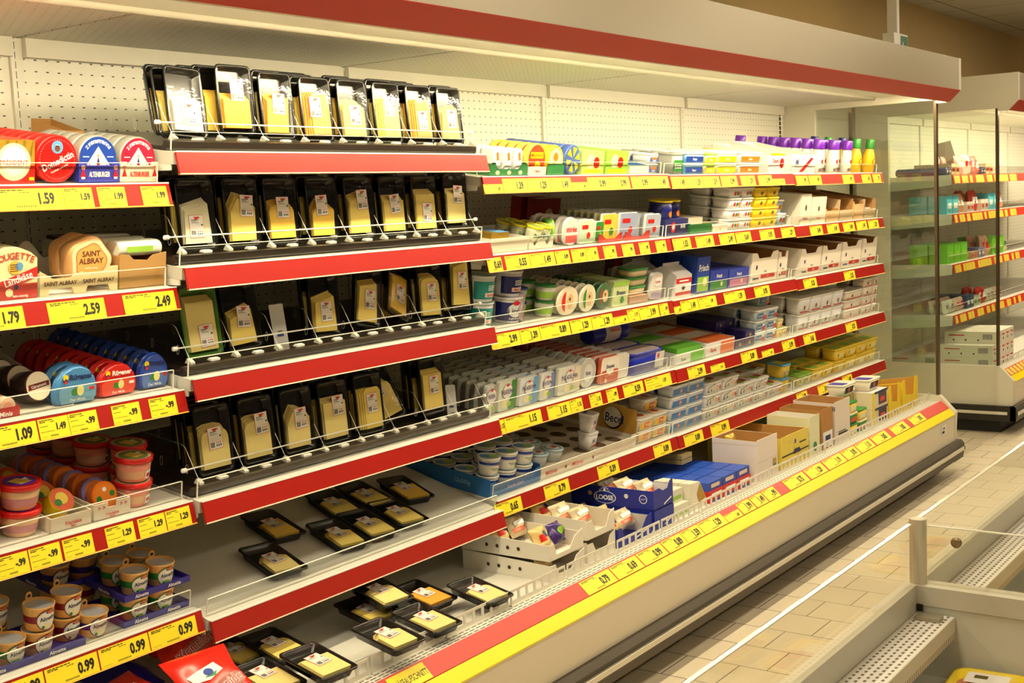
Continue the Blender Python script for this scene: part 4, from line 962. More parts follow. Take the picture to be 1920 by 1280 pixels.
on('A5')
AL = mat((246, 190, 112), .4)
def almette(col, handle=True):
    r, rb, h = .036, .029, .058
    b = MB().lathe([(rb*.95, 0), (rb, .002), (r*.97, h-.004), (r, h-.003), (r, h), (r*.93, h), (r*.91, h-.006)], AL, 28, capm=[AL, mat((196, 200, 204), .25)])
    kids = []
    hd = MB().prism([(-.009, 0), (.009, 0), (.008, .016), (.004, .021), (-.004, .021), (-.008, .016)], r*.90, r*.95, 'y', AL); hd.v = [(x, y, h-.004+z2) for x, y, z2 in hd.v]
    hh = MB(); hh.disc(0, h+.008, .004, r*.90-.0006, INK, 10, 1.2)
    if handle: kids.append(N('lid_handle', hd, [N('handle_hole', hh, fix=False)]))
    f = lambda z_: rb+(r*.97-rb)*z_/h+.0006
    kids.append(N('colour_band', MB().lathe([(f(.020), .020), (f(.037), .037)], col, 28, caps=(False, False))))
    p = MB(); s = (r+rb)/2
    p.disc(.006, .027, .0245, -.0006, col, 30, 1.05); p.disc(.006, .027, .0225, -.0010, mat((236, 236, 226), .4), 30, 1.05)
    p.text('Almette', .007, .032, .0105, -.0016, NAVY, wmax=.038, rot=.12, bold=.02); p.disc(.012, .047, .005, -.0014, mat((206, 110, 60), .4), 12, 1.6); p.flat([(.0, .046), (.006, .050), (.006, .042)], -.0013, NAVY); p.flat([(.024, .046), (.018, .050), (.018, .042)], -.0013, NAVY)
    p.disc(.004, .013, .006, -.0014, LGREEN if col is GREEN else mat((236, 226, 170), .4), 12, 1.6); p.disc(-.004, .011, .004, -.0016, GREEN, 8)
    p.v = [(x-.009, y, z_) for x, y, z_ in p.v]; p.slice_x(.008)
    p.v = [(f(z_)*math.sin(x/s)*1.0, (y-.0008)-f(z_)*math.cos(x/s), z_) for x, y, z_ in p.v]
    kids.append(N('front_label', p, fix=False))
    return N('lidded_cup', b, kids)
aG2 = almette(GREEN, False); aR2 = almette(mat((140, 22, 34), .4), False)
aG, aR, aB = almette(GREEN), almette(mat((140, 22, 34), .4)), almette(mat((50, 36, 130), .4))
VIO = mat((54, 44, 150), .45)
def vtray(w, d):
    return open_box(w, d, .016, (.016, .016), .016, VIO, VIO, both(T_('Almette', LETT, -.25, .5, .6, .2), T_('Almette', LETT, .25, .5, .6, .2)), side_prn=lambda p, w_, h_: p.text('Almette', w_*.5, h_*.5, h_*.6, -.0008, LETT))
z = SZ['A'][4]; X0, X1, z, H = sl('A5', 230, 352, None, .05, .01); W = X1-X0; tr = vtray(W, .158)
c0 = (X0+X1)/2
spawn(tr, (c0, .045, z), 'violet card tray on the fifth shelf under the green banded cups', 'card tray', 'violet card trays')
heap(aG2, c0-.042, .045+.040, z+.0024, 2, 2, 1, .078, .077, .1, 'green banded orange cup in the lower violet tray', 'lidded cup', 'green banded cups')
spawn(tr, (c0+.004, .050, z+.0625), 'violet card tray stacked above the lower green banded cups', 'card tray', 'violet card trays')
heap(aG, c0-.038, .050+.040, z+.0649, 2, 2, 1, .078, .077, .1, 'green banded orange cup in the upper violet tray', 'lidded cup', 'green banded cups')
X0, X1, z, H = sl('A5', -70, 158, None, .045, .01); W = X1-X0; c0 = (X0+X1)/2
spawn(vtray(W, .158), (c0, .040, z), 'long violet card tray at the front with red banded cups', 'card tray', 'violet card trays')
for px, py_, nm, nd, lay in ((66, .080, 'red', aR, 2), (118, .100, 'red', aR, 2), (14, .080, 'green', aG, 1), (-20, .16, 'red', aR, 2)):
    x = Xat(px, py_, z+.03 if lay == 1 else z+.06)
    for k in range(lay): spawn(aR2 if lay == 2 and k == 0 else nd, (x+.003*k, py_+(.0 if nm == 'red' else -.002), z+.0024+.0585*k), '%s banded orange cup in the long violet tray, %s layer, place %d' % (nm, ORD[k], px+30), 'lidded cup', 'cups in the long violet tray', rz=.1)
spawn(aB, (Xat(174, .062, z+.03)+.008, .078, z), 'violet banded orange cup standing alone between the violet trays', 'lidded cup')
x = Xat(150, .20, z+.09)
spawn(vtray(.16, .158), (x, .215, z+.0605), 'violet card tray stacked at the back behind the lone cup', 'card tray', 'violet card trays')
for i, dx in enumerate((-.042, .036)):
    for k in range(2): spawn(aB if k else aR2, (x+dx, .255, z+.0629 if k else z), 'violet banded orange cup at the back, %s layer, %s along' % (ORD[k], ORD[i]), 'lidded cup', 'cups at the back of the fifth shelf', rz=1.6 if i else .1)
on(None)
# bags on the deck in front
def komm(p, w, h):
    p.flat([(-w*.36, h*.62), (w*.10, h*.70), (w*.16, h*.56), (-w*.10, h*.46), (-w*.30, h*.50)], -.0008, LETT); p.disc(-w*.06, h*.58, h*.06, -.0014, BLUE, 12); p.flat([(-w*.18, h*.52), (w*.06, h*.56), (w*.0, h*.49)], -.0012, GREEN)
    p.flat([(-w*.44, h*.26), (w*.30, h*.50), (w*.44, h*.48), (w*.40, h*.34), (-w*.20, h*.14)], -.0006, mat((176, 100, 90), .5))
    p.text('Komnideı', w*.04, h*.34, h*.14, -.0014, LETT, wmax=w*.78, rot=.32, bold=.06); p.text('Komnideı', w*.04, h*.34, h*.13, -.0020, PRED, wmax=w*.76, rot=.32, bold=.01)
bag = bag_node(.17, .20, .05, mat((226, 36, 20), .22), lambda p, w, h: komm(p, w, h), 3)
bagb = bag_node(.17, .20, .05, mat((24, 28, 130), .2), None, 4)
def atpx(px, py, zz): q = onZ(px, py, zz); return q
q = atpx(352, 1225, .47); spawn(bag, (q.x-.03, q.y-.10, .450), 'red glossy bag with white banner lying in front of the deck trays', 'bag', 'red bags on the deck', rx=-.92, rz=-.06)
q = atpx(398, 1302, .48); spawn(bag, (q.x-.03, q.y-.11, .465), 'red glossy bag lowest in the picture beside the lying trays', 'bag', 'red bags on the deck', rx=-1.0, rz=-.14)
q = atpx(318, 1190, .46); spawn(bag, (q.x-.02, q.y-.05, .436), 'red glossy bag farthest back under the 0.99 rail', 'bag', 'red bags on the deck', rx=-1.1, rz=.12)
q = atpx(300, 1300, .46); spawn(bag, (q.x-.04, q.y-.10, .43), 'red glossy bag poking over the lower picture edge', 'bag', 'red bags on the deck', rx=-1.2, rz=.3)
q = atpx(240, 1265, .46); spawn(bagb, (q.x-.01, q.y-.08, .43), 'dark blue glossy bag beside the red bags on the deck', 'bag', 'blue bags on the deck', rx=-1.2, rz=.25)
q = atpx(215, 1230, .44); spawn(bagb, (q.x-.02, q.y-.02, .43), 'dark blue glossy bag behind the other blue bag', 'bag', 'blue bags on the deck', rx=-1.3, rz=.15)

# ------------------------------------------------------------------ C: cream cheeses
def round_lab(bg, text, tc=LETT, extra=None):
    def f(p, r):
        p.disc(0, r, r*.9, -.0008, bg, 28); p.rect(-r*.72, r*.72, r*1.05, r*1.45, -.0012, extra or ORANGE); p.text(text, 0, r*1.25, r*.24, -.0016, tc, wmax=r*1.3); p.disc(r*.1, r*.55, r*.34, -.0012, YELS, 12)
    return f
on('C1')
X0, X1, z, H = sl('C1', 912, 983, 310); W = X1-X0
nt = [(-W/2, .036), (-W*.42, .044), (-W*.36, .044), (-W*.30, .022), (W*.30, .022), (W*.36, .044), (W*.42, .044), (W/2, .036)]
spawn(open_box(W, .30, .036, (.040, .06), .06, mat((40, 116, 60), .5), CARDW, both(*[O_(c, .30, .20, CREAM, sx=1.6) for c in (-.3, 0, .3)]), notch=nt), ((X0+X1)/2, .040, z), 'green card tray of wrapped portions at the top shelf start', 'carton')
WRAP = mat((236, 234, 236), .4)
for i in range(3):
    m = MB().loft([(rr(.034, .084, .012, 3, 0, .045), 0), (rr(.036, .088, .014, 3, 0, .045), .01), (rr(.036, .088, .014, 3, 0, .045), .05), (rr(.034, .084, .012, 3, 0, .045), .06)], 'y', WRAP)
    p = MB(); p.flat([(-.008, .072), (.004, .076), (.010, .050), (-.002, .046)], -.0008, ORANGE); p.disc(.006, .018, .005, -.0008, BLUE, 8); p.disc(-.008, .014, .004, -.0008, BLUE, 8)
    row(N('wrapped_pack', m, [N('front_label', p, fix=False)]), X0+W*(.22+.29*i), .048, z+.0026, 4, .064, 'white wrapped cheese with orange flash, %s lane' % ORD[i], 'wrapped pack', 'white wrapped cheeses with orange flashes')
X0, X1, z, H = sl('C1', 984, 1018, 268); W = X1-X0; r = W*.52
spawn(open_box(W*.98, .26, .030, (.03, .04), .04, mat((240, 226, 214), .5), CARDW, T_('Sahne', PRED, 0, .5, .3, .4)), ((X0+X1)/2, .040, z), 'narrow pale card tray beside the green tray, top shelf', 'carton')
row(disc_node(r*.92, .032, mat((240, 214, 90), .3), mat((222, 70, 34), .35), round_lab(mat((222, 70, 34), .35), 'MILKANA', PRED, YELS)), (X0+X1)/2, .046, z+.0026, 5, .038, 'orange red round cheese box with yellow name plate', 'round box', 'orange red round boxes')
X0, X1, z, H = sl('C1', 1021, 1052, 270); r = (X1-X0)/2
row(disc_node(r, .034, mat((238, 206, 60), .3), mat((240, 200, 40), .35), lambda p, r: (p.disc(0, r, r*.8, -.0008, mat((246, 226, 170), .4)), p.disc(0, r*1.2, r*.3, -.0012, ORANGE, 12), p.disc(-r*.2, r*.6, r*.25, -.0012, LGREEN, 10))), (X0+X1)/2, .046, z, 7, .037, 'yellow round cheese box with pale centre', 'round box', 'yellow round boxes', rz=.02)
spawn(box_node(X1-X0, .0016, .040, mat((40, 120, 60), .5)), ((X0+X1)/2, .041, z), 'green card front before the yellow round boxes', 'card front')
X0, X1, z, H = sl('C1', 1054, 1084, 272); r = (X1-X0)/2
row(disc_node(r*1.02, .034, mat((60, 90, 170), .3), mat((70, 96, 150), .35), lambda p, r: [p.flat([(r*.2*math.cos(a), r+r*.2*math.sin(a)), (r*.85*math.cos(a-.3), r+r*.85*math.sin(a-.3)), (r*.85*math.cos(a+.3), r+r*.85*math.sin(a+.3))], -.0010, YELS) for a in [2*math.pi*i/6+.3 for i in range(6)]]), (X0+X1)/2, .046, z, 8, .037, 'blue round cheese box with yellow wedges', 'round box', 'blue round boxes', rz=.02)
LGP = mat((196, 222, 120), .4)
for i, (a, b, c1, nm) in enumerate(((1086, 1129, LGP, 'pale green'), (1131, 1174, mat((150, 200, 70), .4), 'bright green'))):
    X0, X1, z, H = sl('C1', a, b, 284); W = X1-X0
    row(box_node(W*.96, .036, H*.95, c1, both(O_(-.12, .55, .30, CREAM), O_(.14, .5, .24, PRED, -.0009), R_(-.4, .4, .08, .2, YELS)), 'cheese_pack'), (X0+X1)/2, .046, z, 7, .040, '%s cheese pack with round emblem' % nm, 'cheese pack', 'green cheese packs')
X0, X1, z, H = sl('C1', 1177, 1212, 300); W = X1-X0
spawn(open_box(W, .34, .034, (.034, .072), .075, CARDW, mat((60, 110, 180), .5)), ((X0+X1)/2, .044, z), 'half empty white card tray with blue inside, top shelf', 'carton')
X0, X1, z, H = sl('C1', 1214, 1250, 292); W = X1-X0
pk = rect_tub(W, .09, H*.5, mat((216, 222, 232), .35), mat((236, 236, 240), .3), both(R_(-.45, .45, .2, .8, mat((60, 90, 170), .4)), R_(-.3, .3, .55, .85, ORANGE, -.0009), T_('Leicht', LETT, 0, .4, .25, .7)), taper=.94)
heap(pk, (X0+X1)/2, .046, z, 1, 3, 2, .1, .094, H*.505, 'blue and orange cream cheese tub', 'tub', 'blue and orange cream cheese tubs')
on('D1')
for i, (a, b, top, bd, ld, col, tx, nz, nm) in enumerate(((1259, 1279, 290, GREYP, GREYP, GREEN, 'Kräuter', 1, 'grey green'), (1280, 1318, 288, LBLUE, WRAP, BLUE, 'Natur', 2, 'pale blue'), (1320, 1340, 290, mat((226, 214, 150), .4), LGREEN, YELS, 'Käse', 2, 'lime lidded'),
        (1341, 1380, 288, mat((236, 226, 160), .4), WRAP, YELS, 'Gouda', 2, 'pale yellow'), (1382, 1424, 288, WRAP, WRAP, ORANGE, 'Sahne', 2, 'white and orange'))):
    X0, X1, z, H = sl('D1', a, b, top); W = X1-X0
    nd = rect_tub(W*.97, .085, H/nz*.99, bd, ld, both(R_(-.42, .42, .15, .75, col), T_(tx, LETT, 0, .45, .3, .7)), taper=.93)
    heap(nd, (X0+X1)/2, .046, z, 1, 3, nz, .1, .090, H/nz, '%s cream cheese tub, margarine bay' % nm, 'tub', '%s tubs on the top shelf' % nm)
X0, X1, z, H = sl('D1', 1437, 1478, 290); W = X1-X0
spawn(open_box(W, .30, H, (H, H*1.3), H*1.3, WRAP, CARDW, both(T_('Quark', PRED, -.1, .6, .25, .5), O_(.28, .5, .26, PRED), R_(-.45, .45, .9, 1.0, YELS))), ((X0+X1)/2, .044, z), 'white and yellow lettered carton near the purple bottles', 'carton')
spawn(box_node(.055, .06, .016, YELS), ((X0+X1)/2-.14, .30, z+.02+.062), 'yellow pack lying on the tub stack of the top shelf', 'pack')
on('E1')
X0, X1, z, H = sl('E1', 1481, 1524, 292); W = X1-X0
spawn(open_box(W, .34, H, (H, H*1.5), H*1.5, WRAP, CARDW, both(T_('jal', NAVY, -.3, .6, .45, .3), lambda p, w, h: p.flat([(-w*.2, h*.1), (-w*.02, h*.1), (w*.4, h*.8), (w*.3, h*.85)], -.0008, PRED))), ((X0+X1)/2, .044, z), 'white carton with red slash before the purple capped bottles', 'carton')
PURC = mat((104, 34, 168), .3)
bt = bottle_node(.030, .172, mat((244, 240, 230), .35), PURC, capr=.92, prn= both(O_(0, .5, .10, PRED), R_(-.8, .8, .06, .2, mat((150, 120, 120), .4))))
xs = Xat(1536, .06, z+.08); xe = Xat(1590, .06, z+.08)
for i in range(3):
    row(bt, xs+(xe-xs)*i/2, .080, z, 6, .063, 'white bottle with purple cap, %s lane' % ORD[i], 'bottle', 'purple capped bottles')
row(bt, xs-.13, .46, z, 1, .05, 'white bottle with purple cap standing behind the carton', 'bottle', 'purple capped bottles')
YB = mat((246, 196, 40), .3)
by, bb_ = bottle_node(.034, .185, YB, GREEN, both(O_(0, .45, .16, ORANGE), O_(0, .48, .09, YELS, -.0009)), .66), bottle_node(.034, .185, YB, DBLUE, both(O_(0, .45, .16, ORANGE), O_(0, .48, .09, YELS, -.0009)), .66)
xs = Xat(1607, .06, z+.08); xe = Xat(1632, .06, z+.08)
for i in range(2): row([by, bb_], xs+(xe-xs)*i, .080+.0*i, z, 4, .078, 'yellow drink bottle, %s lane by the glass end' % ORD[i], 'bottle', 'yellow drink bottles', dx=-.01)

on('C2')
X0, X1, z, H = sl('C2', 914, 944, 440); x2 = Xat(984, .05, z+.03); W = x2-X0
spawn(open_box(W, .26, .048, (.048, .05), .055, mat((232, 220, 200), .6), CARDW), ((X0+x2)/2, .042, z), 'white card carton holding butter blocks and yellow lidded pots', 'carton')
b2 = MB().box(-.05, .05, 0, .07, 0, .045, GOLD); b2.box(-.012, .05, -.0006, .0706, .0452, .0458, LBLUE)
for k in range(2): spawn(N('butter_block', b2, []), (X0+.062, .05+.075*k, z+.022), 'gold and blue butter block in the white carton, %s back' % ORD[k], 'butter block', 'gold butter blocks')
yp = tub_node(.031, .024, .060, mat((206, 214, 160), .35), YELS, (.2, .8, mat((226, 228, 200), .4)), top=mat((140, 150, 70), .4), prn=lambda p, r, h: p.text('Bresso', 0, h*.55, h*.3, -.0006, GREEN, wmax=r*1.4))
for k, (a, yy, n) in enumerate(((997, .09, 3), (1014, .09, 3))): 
    for j in range(n): spawn(yp, (Xat(a, .07, z+.04), yy-.012+.066*j+(0), z+.022), 'yellow lidded herb pot leaning in lane %s, %s back' % (ORD[k], ORD[j]), 'pot', 'yellow lidded herb pots', rx=.22)
X0, X1, z, H = sl('C2', 986, 1031, 448); W = X1-X0
spawn(open_box(W, .26, .038, (.04, .045), .05, mat((236, 226, 208), .6), CARDW, notch=[(-W/2, .038), (-W*.42, .034), (-W*.26, .010), (-W*.10, .034), (0, .038), (W*.10, .034), (W*.26, .010), (W*.42, .034), (W/2, .038)]), ((X0+X1)/2+.003, .042, z), 'white card front with two round cut outs, second shelf', 'carton')
X0, X1, z, H = sl('C2', 1033, 1055, 414); r = H/2
row(disc_node(r*.98, .030, mat((90, 150, 60), .3), LGREEN, lambda p, r: (p.disc(0, r, r*.72, -.0008, WRAP, 24, .72), p.text('mirée', 0, r, r*.5, -.0014, INK, wmax=r*1.3, rot=1.5)), lid=LGREEN), (X0+X1)/2+.012, .092, z, 1, .034, 'green rimmed oval herb cheese turned sideways', 'round pack', 'green rimmed herb cheeses', rz=.9)
X0, X1, z, H = sl('C2', 1054, 1081, 411); W = X1-X0
row(standing_pack(W, H, .030, mat((240, 220, 214), .35), both(T_('mirée', PRED, 0, .58, .20, .8), R_(-.4, .4, .10, .36, mat((226, 90, 90), .4))), rad=.04), (X0+X1)/2, .048, z, 5, .034, 'white and pink dome shaped cheese with red name', 'standing pack', 'pink dome shaped cheeses')
for i, (a, b, top, c, c2, nm) in enumerate(((1083, 1111, 415, mat((196, 220, 190), .35), PRED, 'pale green'), (1113, 1128, 418, GREEN, LGREEN, 'green edged'), (1130, 1160, 404, mat((206, 190, 70), .4), GREEN, 'mustard yellow'), (1163, 1198, 402, mat((150, 160, 190), .25), PRED, 'blue clear'), (1206, 1241, 404, mat((166, 176, 196), .25), PRED, 'grey blue clear'))):
    X0, X1, z, H = sl('C2', a, b, top); W = X1-X0
    row(standing_pack(W, H, .026, c, both(R_(-.35, .05, .62, .78, PRED), O_(.1, .35, .14, c2)), rad=.008), (X0+X1)/2, .062 if i in (2, 3) else .048, z, 7, .030, '%s sliced cheese pack with red plate' % nm, 'standing pack', '%s standing packs' % nm)
for i, (a, b) in enumerate(((1117, 1163), (1166, 1215))):
    X0, X1, z, H = sl('C2', a, b, 440); W = X1-X0
    spawn(open_box(W*.94, .012, .034, (.02, .02), .004, mat((206, 50, 44), .5), mat((190, 70, 60), .5), notch=[(-W*.47, .034), (-W*.36, .030), (-W*.18, .012), (W*.18, .012), (W*.36, .030), (W*.47, .034)]), ((X0+X1)/2, .042, z), 'low red card front with hollow before the standing packs, %s' % ORD[i], 'card front')
row(box_node(.16, .05, .13, mat((150, 30, 26), .45), O_(0, .5, .2, CREAM), 'cheese_pack'), Xat(1000, .42, SZ['C'][1]+.12), .36, SZ['C'][1], 2, .08, 'tall red pack in the dark at the back', 'pack', 'tall red packs')
on('D2')
can = tub_node(.050, .050, .075, DBLUE, YELS, (.1, .45, NAVY), top=GOLD, lh=.008, prn=lambda p, r, h: (p.disc(0, h*.3, h*.18, -.0006, ORANGE, 12)))
X0, X1, z, H = sl('D2', 1231, 1288, 440); W = X1-X0; xc = (X0+X1)/2
spawn(box_node(W*.90, .16, .068, mat((30, 34, 96), .45), both(O_(-.15, .5, .32, PRED), O_(-.15, .5, .18, WRAP, -.0009), T_('BÄR', LETT, .28, .55, .3, .3)), 'carton'), (max(xc, 1.262+W*.45), .045, z), 'dark blue carton with red round emblem under the tins', 'carton')
for i in range(2): spawn(can, (1.262+.055+.104*i, .100+.02*i, z+.0685), 'dark blue tin with golden lid on the dark blue carton, %s' % ORD[i], 'tin', 'dark blue tins')
X0, X1, z, H = sl('D2', 1291, 1331, 428); W = X1-X0
spawn(open_box(W, .32, .040, (.042, .06), .06, mat((44, 120, 56), .5), CARD), ((X0+X1)/2, .044, z), 'green carton with torn edge, second margarine shelf', 'carton')
spawn(box_node(W*.86, .22, .060, mat((216, 204, 180), .5)), ((X0+X1)/2, .085, z+.0035), 'pale long pack lying in the green torn carton', 'pack')
X0, X1, z, H = sl('D2', 1333, 1361, 418); W = X1-X0
spawn(box_node(W, .10, H*.55, mat((230, 218, 196), .6), T_('Kräuter', INK, 0, .5, .2, .7), 'carton'), ((X0+X1)/2, .044, z), 'small white lettered box between green carton and white tubs', 'carton')
def fr(p, w, h): p.disc(-w*.10, h*.5, h*.26, -.0006, PRED, 12); p.disc(w*.12, h*.5, h*.24, -.0006, GREEN, 12); p.rect(w*.22, w*.36, h*.3, h*.7, -.0006, ORANGE)
X0, X1, z, H = sl('D2', 1363, 1409, 353); W = (X1-X0)/2
wt = rect_tub(W*.97, .105, H/4*.985, WRAP, mat((240, 238, 230), .3), fr)
heap(wt, X0+W*.5, .046, z, 2, 2, 4, W, .112, H/4, 'white square spread tub with red and green marks', 'tub', 'white spread tubs stacked four high')
X0, X1, z, H = sl('D2', 1411, 1457, 353); W = (X1-X0)/2
yt = rect_tub(W*.97, .105, H/4*.985, mat((244, 214, 30), .35), mat((244, 218, 40), .3), both(O_(0, .5, .24, mat((120, 70, 60), .4), sx=1.4)))
heap(yt, X0+W*.5, .046, z, 2, 2, 4, W, .112, H/4, 'yellow square margarine tub', 'tub', 'yellow margarine tubs stacked four high')
X0, X1, z, H = sl('D2', 1460, 1488, 402); x2 = 2.49; 
bw = rect_tub((x2-X0)*.48, .11, H*.98, mat((160, 190, 214), .35), WRAP, fr)
heap(bw, X0+(x2-X0)*.25, .046, z, 2, 1, 1, (x2-X0)*.5, .1, H, 'pale blue spread tub with white lid at bay end', 'tub', 'pale blue spread tubs')
spawn(rect_tub((x2-X0)*.95, .20, H*1.1, mat((130, 160, 186), .3), WRAP, fr), (X0+(x2-X0)*.5, .060, z+H+.0008), 'large silvery blue tub with white lid on the pale blue tubs', 'tub')
on('E2')
for i, (a, b, top, hb, kind) in enumerate(((1497, 1516, 366, 0, 'w'), (1517, 1545, 371, 0, 'p'), (1547, 1570, 388, 1, 'b'), (1571, 1596, 366, 1, 'c'), (1598, 1616, 372, 1, 'b'), (1618, 1645, 366, 1, 'c'))):
    X0, X1, z, H = sl('E2', a, b, top); W = X1-X0
    if hb: spawn(open_box(W*.97, .34, H*(.40 if kind == 'c' else .7), (H*.8, H), H, mat((206, 180, 140), .6) if kind == 'c' else mat((222, 180, 130), .6), CARD), ((X0+X1)/2, .046, z), 'open brown carton %s in line on the second end shelf' % ORD[i], 'carton', 'open brown cartons')
    else: spawn(box_node(W*.96, .22, H, mat((238, 226, 206), .55), both(O_(0, .55, .10, BROWN, sx=.7), T_('Frucht', PRED, 0, .2, .10, .8)), 'carton'), ((X0+X1)/2, .046, z), 'white upright carton with %s dark leaf on the second end shelf' % ('small' if kind == 'w' else 'printed'), 'carton')
spawn(rect_tub(.06, .06, .05, WRAP, WRAP, None), (Xat(1632, .06, SZ['E'][1]+.1), .075, SZ['E'][1]+.004), 'white cup in the last brown carton', 'tub')

on('C3')
def quark(bg, nm): return lambda p, r, h: (p.rect(-r*1.4, r*1.2, h*.14, h*.86, -.0006, bg), p.rect(-r*.7, r*.7, h*.22, h*.40, -.0012, mat((226, 200, 200), .4)), p.text(nm, -r*.1, h*.30, h*.12, -.0016, PRED, wmax=r*1.2), [p.rect(-r*.5, r*.5, h*z_, h*(z_+.03), -.0012, LETT) for z_ in (.50, .58, .66)])
def linr(p, r, h): p.rect(-r*1.4, r*1.2, h*.10, h*.88, -.0006, DBLUE); p.disc(0, h*.56, h*.30, -.0012, WRAP, 20, 1.25); p.text('Linée', 0, h*.54, h*.24, -.0016, INK, wmax=r*1.1, rot=.1); p.disc(0, h*.86, h*.10, -.0016, PRED, 12, 1.8); p.text('Joghurt pur', 0, h*.20, h*.12, -.0012, LETT, wmax=r*1.4)
qt = tub_node(.055, .047, .090, WRAP, mat((206, 222, 216), .2), None, top=mat((170, 196, 196), .2), prn=quark(TEAL, 'Speisequark')); qb = tub_node(.055, .047, .090, WRAP, mat((222, 214, 220), .2), None, top=mat((206, 180, 190), .2), prn=quark(DBLUE, 'Magerstufe')); ql = tub_node(.055, .047, .090, WRAP, WRAP, None, prn=linr)
z = SZ['C'][2]; xa = .062; xb = Xat(949, .10, z+.06)
spawn(qt, (xa, .105, z), 'white quark tub with teal label, lower of its stack', 'tub', 'teal quark tubs', rz=-.5); spawn(qt, (xa-.002, .105, z+.0905), 'white quark tub with teal label, upper of its stack', 'tub', 'teal quark tubs', rz=.3)
spawn(ql, (xb+.012, .115, z), 'blue yogurt tub with pale oval emblem at the bottom', 'tub', 'blue quark tubs', rz=-.25); spawn(qb, (xb+.016, .125, z+.0905), 'blue quark tub on top of the emblem tub', 'tub', 'blue quark tubs', rz=.2)
X0, X1, _, H = sl('C3', 958, 990, 558); r = H/2
row(disc_node(r, .035, mat((180, 160, 170), .3), mat((206, 190, 180), .3), lambda p, r: (p.disc(0, r, r*.85, -.0008, mat((214, 200, 190), .35)), p.disc(r*.2, r*1.4, r*.35, -.0012, YELS, 12), p.disc(-r*.2, r*1.5, r*.25, -.0012, LBLUE, 12), [p.rect(-r*.6+i*r*.3, -r*.5+i*r*.3, r*.3, r*1.2, -.0012, PRED) for i in range(4)])), (X0+X1)/2+.052, .078, z, 1, .042, 'round tub lying on edge with striped colourful lid', 'round pack', 'round tubs on edge', rz=.55)
gt = tub_node(.040, .030, .058, mat((224, 222, 206), .35), GREEN, (.2, .65, LGREEN), top=mat((60, 140, 70), .35)); bt2 = tub_node(.034, .026, .052, mat((220, 224, 226), .35), mat((60, 80, 170), .35), (.2, .6, LGREEN))
xg = Xat(1016, .10, z+.04)
heap(gt, xg+.004, .100, z, 1, 3, 2, .1, .088, .0585, 'small herb tub with green lid', 'tub', 'green lidded herb tubs'); heap(bt2, xg-.084, .155, z, 1, 3, 2, .1, .08, .0525, 'small herb tub with blue lid', 'tub', 'blue lidded herb tubs')
for i, (a, b, top, bg, fg, nm, n) in enumerate(((1041, 1081, 540, mat((236, 224, 200), .35), PRED, 'cream oval cheese with red side panel', 9), (1083, 1114, 536, mat((232, 226, 206), .35), GREEN, 'cream oval cheese with green side panel', 9), (1115, 1142, 533, mat((70, 110, 70), .2), mat((150, 60, 60), .4), 'dark green clear oval cheese', 8))):
    X0, X1, _, H = sl('C3', a, b, top); W = X1-X0; ov = [(W*.5*math.cos(t), H*.5+H*.5*math.sin(t)) for t in [2*math.pi*k/28 for k in range(28)]]; so = lambda s: [(x*s, H*.5+(y-H*.5)*s) for x, y in ov]
    m = MB().loft([(so(.92), 0), (so(1), .003), (so(1), .007), (so(.88), .010), (so(.80), .026)], 'y', bg)
    p = MB(); p.flat(so(.80), -.0008, mat((238, 222, 190), .35) if i < 2 else bg); p.flat([(x*.8, y) for x, y in so(.78) if x <= -W*.12], -.0012, fg); p.disc(W*.08, H*.5, H*.24, -.0014, mat((226, 190, 140), .4), 14, .8); p.disc(W*.06, H*.56, H*.06, -.0018, BROWN, 8)
    row(N('oval_pack', m, [N('front_label', p, fix=False)]), (X0+X1)/2, .048, z, n, .030, nm, 'oval pack', nm.split(' with')[0]+'s')
X0, X1, _, H = sl('C3', 1147, 1175, 530); W = X1-X0
row(box_node(W, .045, H, mat((206, 216, 160), .45), both(T_('Bresso', NAVY, 0, .55, .18, .85), O_(.1, .25, .14, GREEN), R_(-.5, .5, .82, 1, LGREEN)), 'cheese_box'), (X0+X1)/2, .050, z, 4, .05, 'pale green box with dark name, third shelf', 'cheese box', 'pale green boxes')
X0, X1, _, H = sl('C3', 1178, 1214, 516); W = X1-X0
gt2 = rect_tub(W*1.0, .08, H*.30, mat((214, 190, 150), .4), GREEN, None, rad=.35, top=mat((120, 150, 110), .3))
spawn(box_node(W*.9, .12, .030, mat((190, 150, 130), .5)), ((X0+X1)/2, .048, z), 'low brown pink box under the green lidded tubs', 'carton')
for k in range(3): spawn(gt2, ((X0+X1)/2+.004*k, .055, z+.0310+H*.305*k), 'green lidded oblong tub, %s of the leaning stack' % ORD[k], 'tub', 'green lidded oblong tubs')
X0, X1, _, H = sl('C3', 1217, 1252, 514); W = X1-X0
row(standing_pack(W*.96, H, .040, mat((226, 216, 208), .35), both(O_(.05, .66, .16, WRAP, sx=1.6), T_('Exquisa', PRED, .05, .66, .12, .6), R_(-.45, .45, .05, .3, mat((180, 160, 190), .4))), rad=.02), (X0+X1)/2, .050, z, 5, .044, 'white standing pack with red oval name', 'standing pack', 'white packs with red oval')
spawn(box_node(.10, .03, .13, mat((120, 70, 40), .5), both(O_(0, .6, .2, PRED), O_(0, .3, .16, LGREEN)), 'carton'), (Xat(1150, .40, z+.15), .40, z), 'tall dark picture carton standing at the back of the third shelf', 'carton')
on('D3')
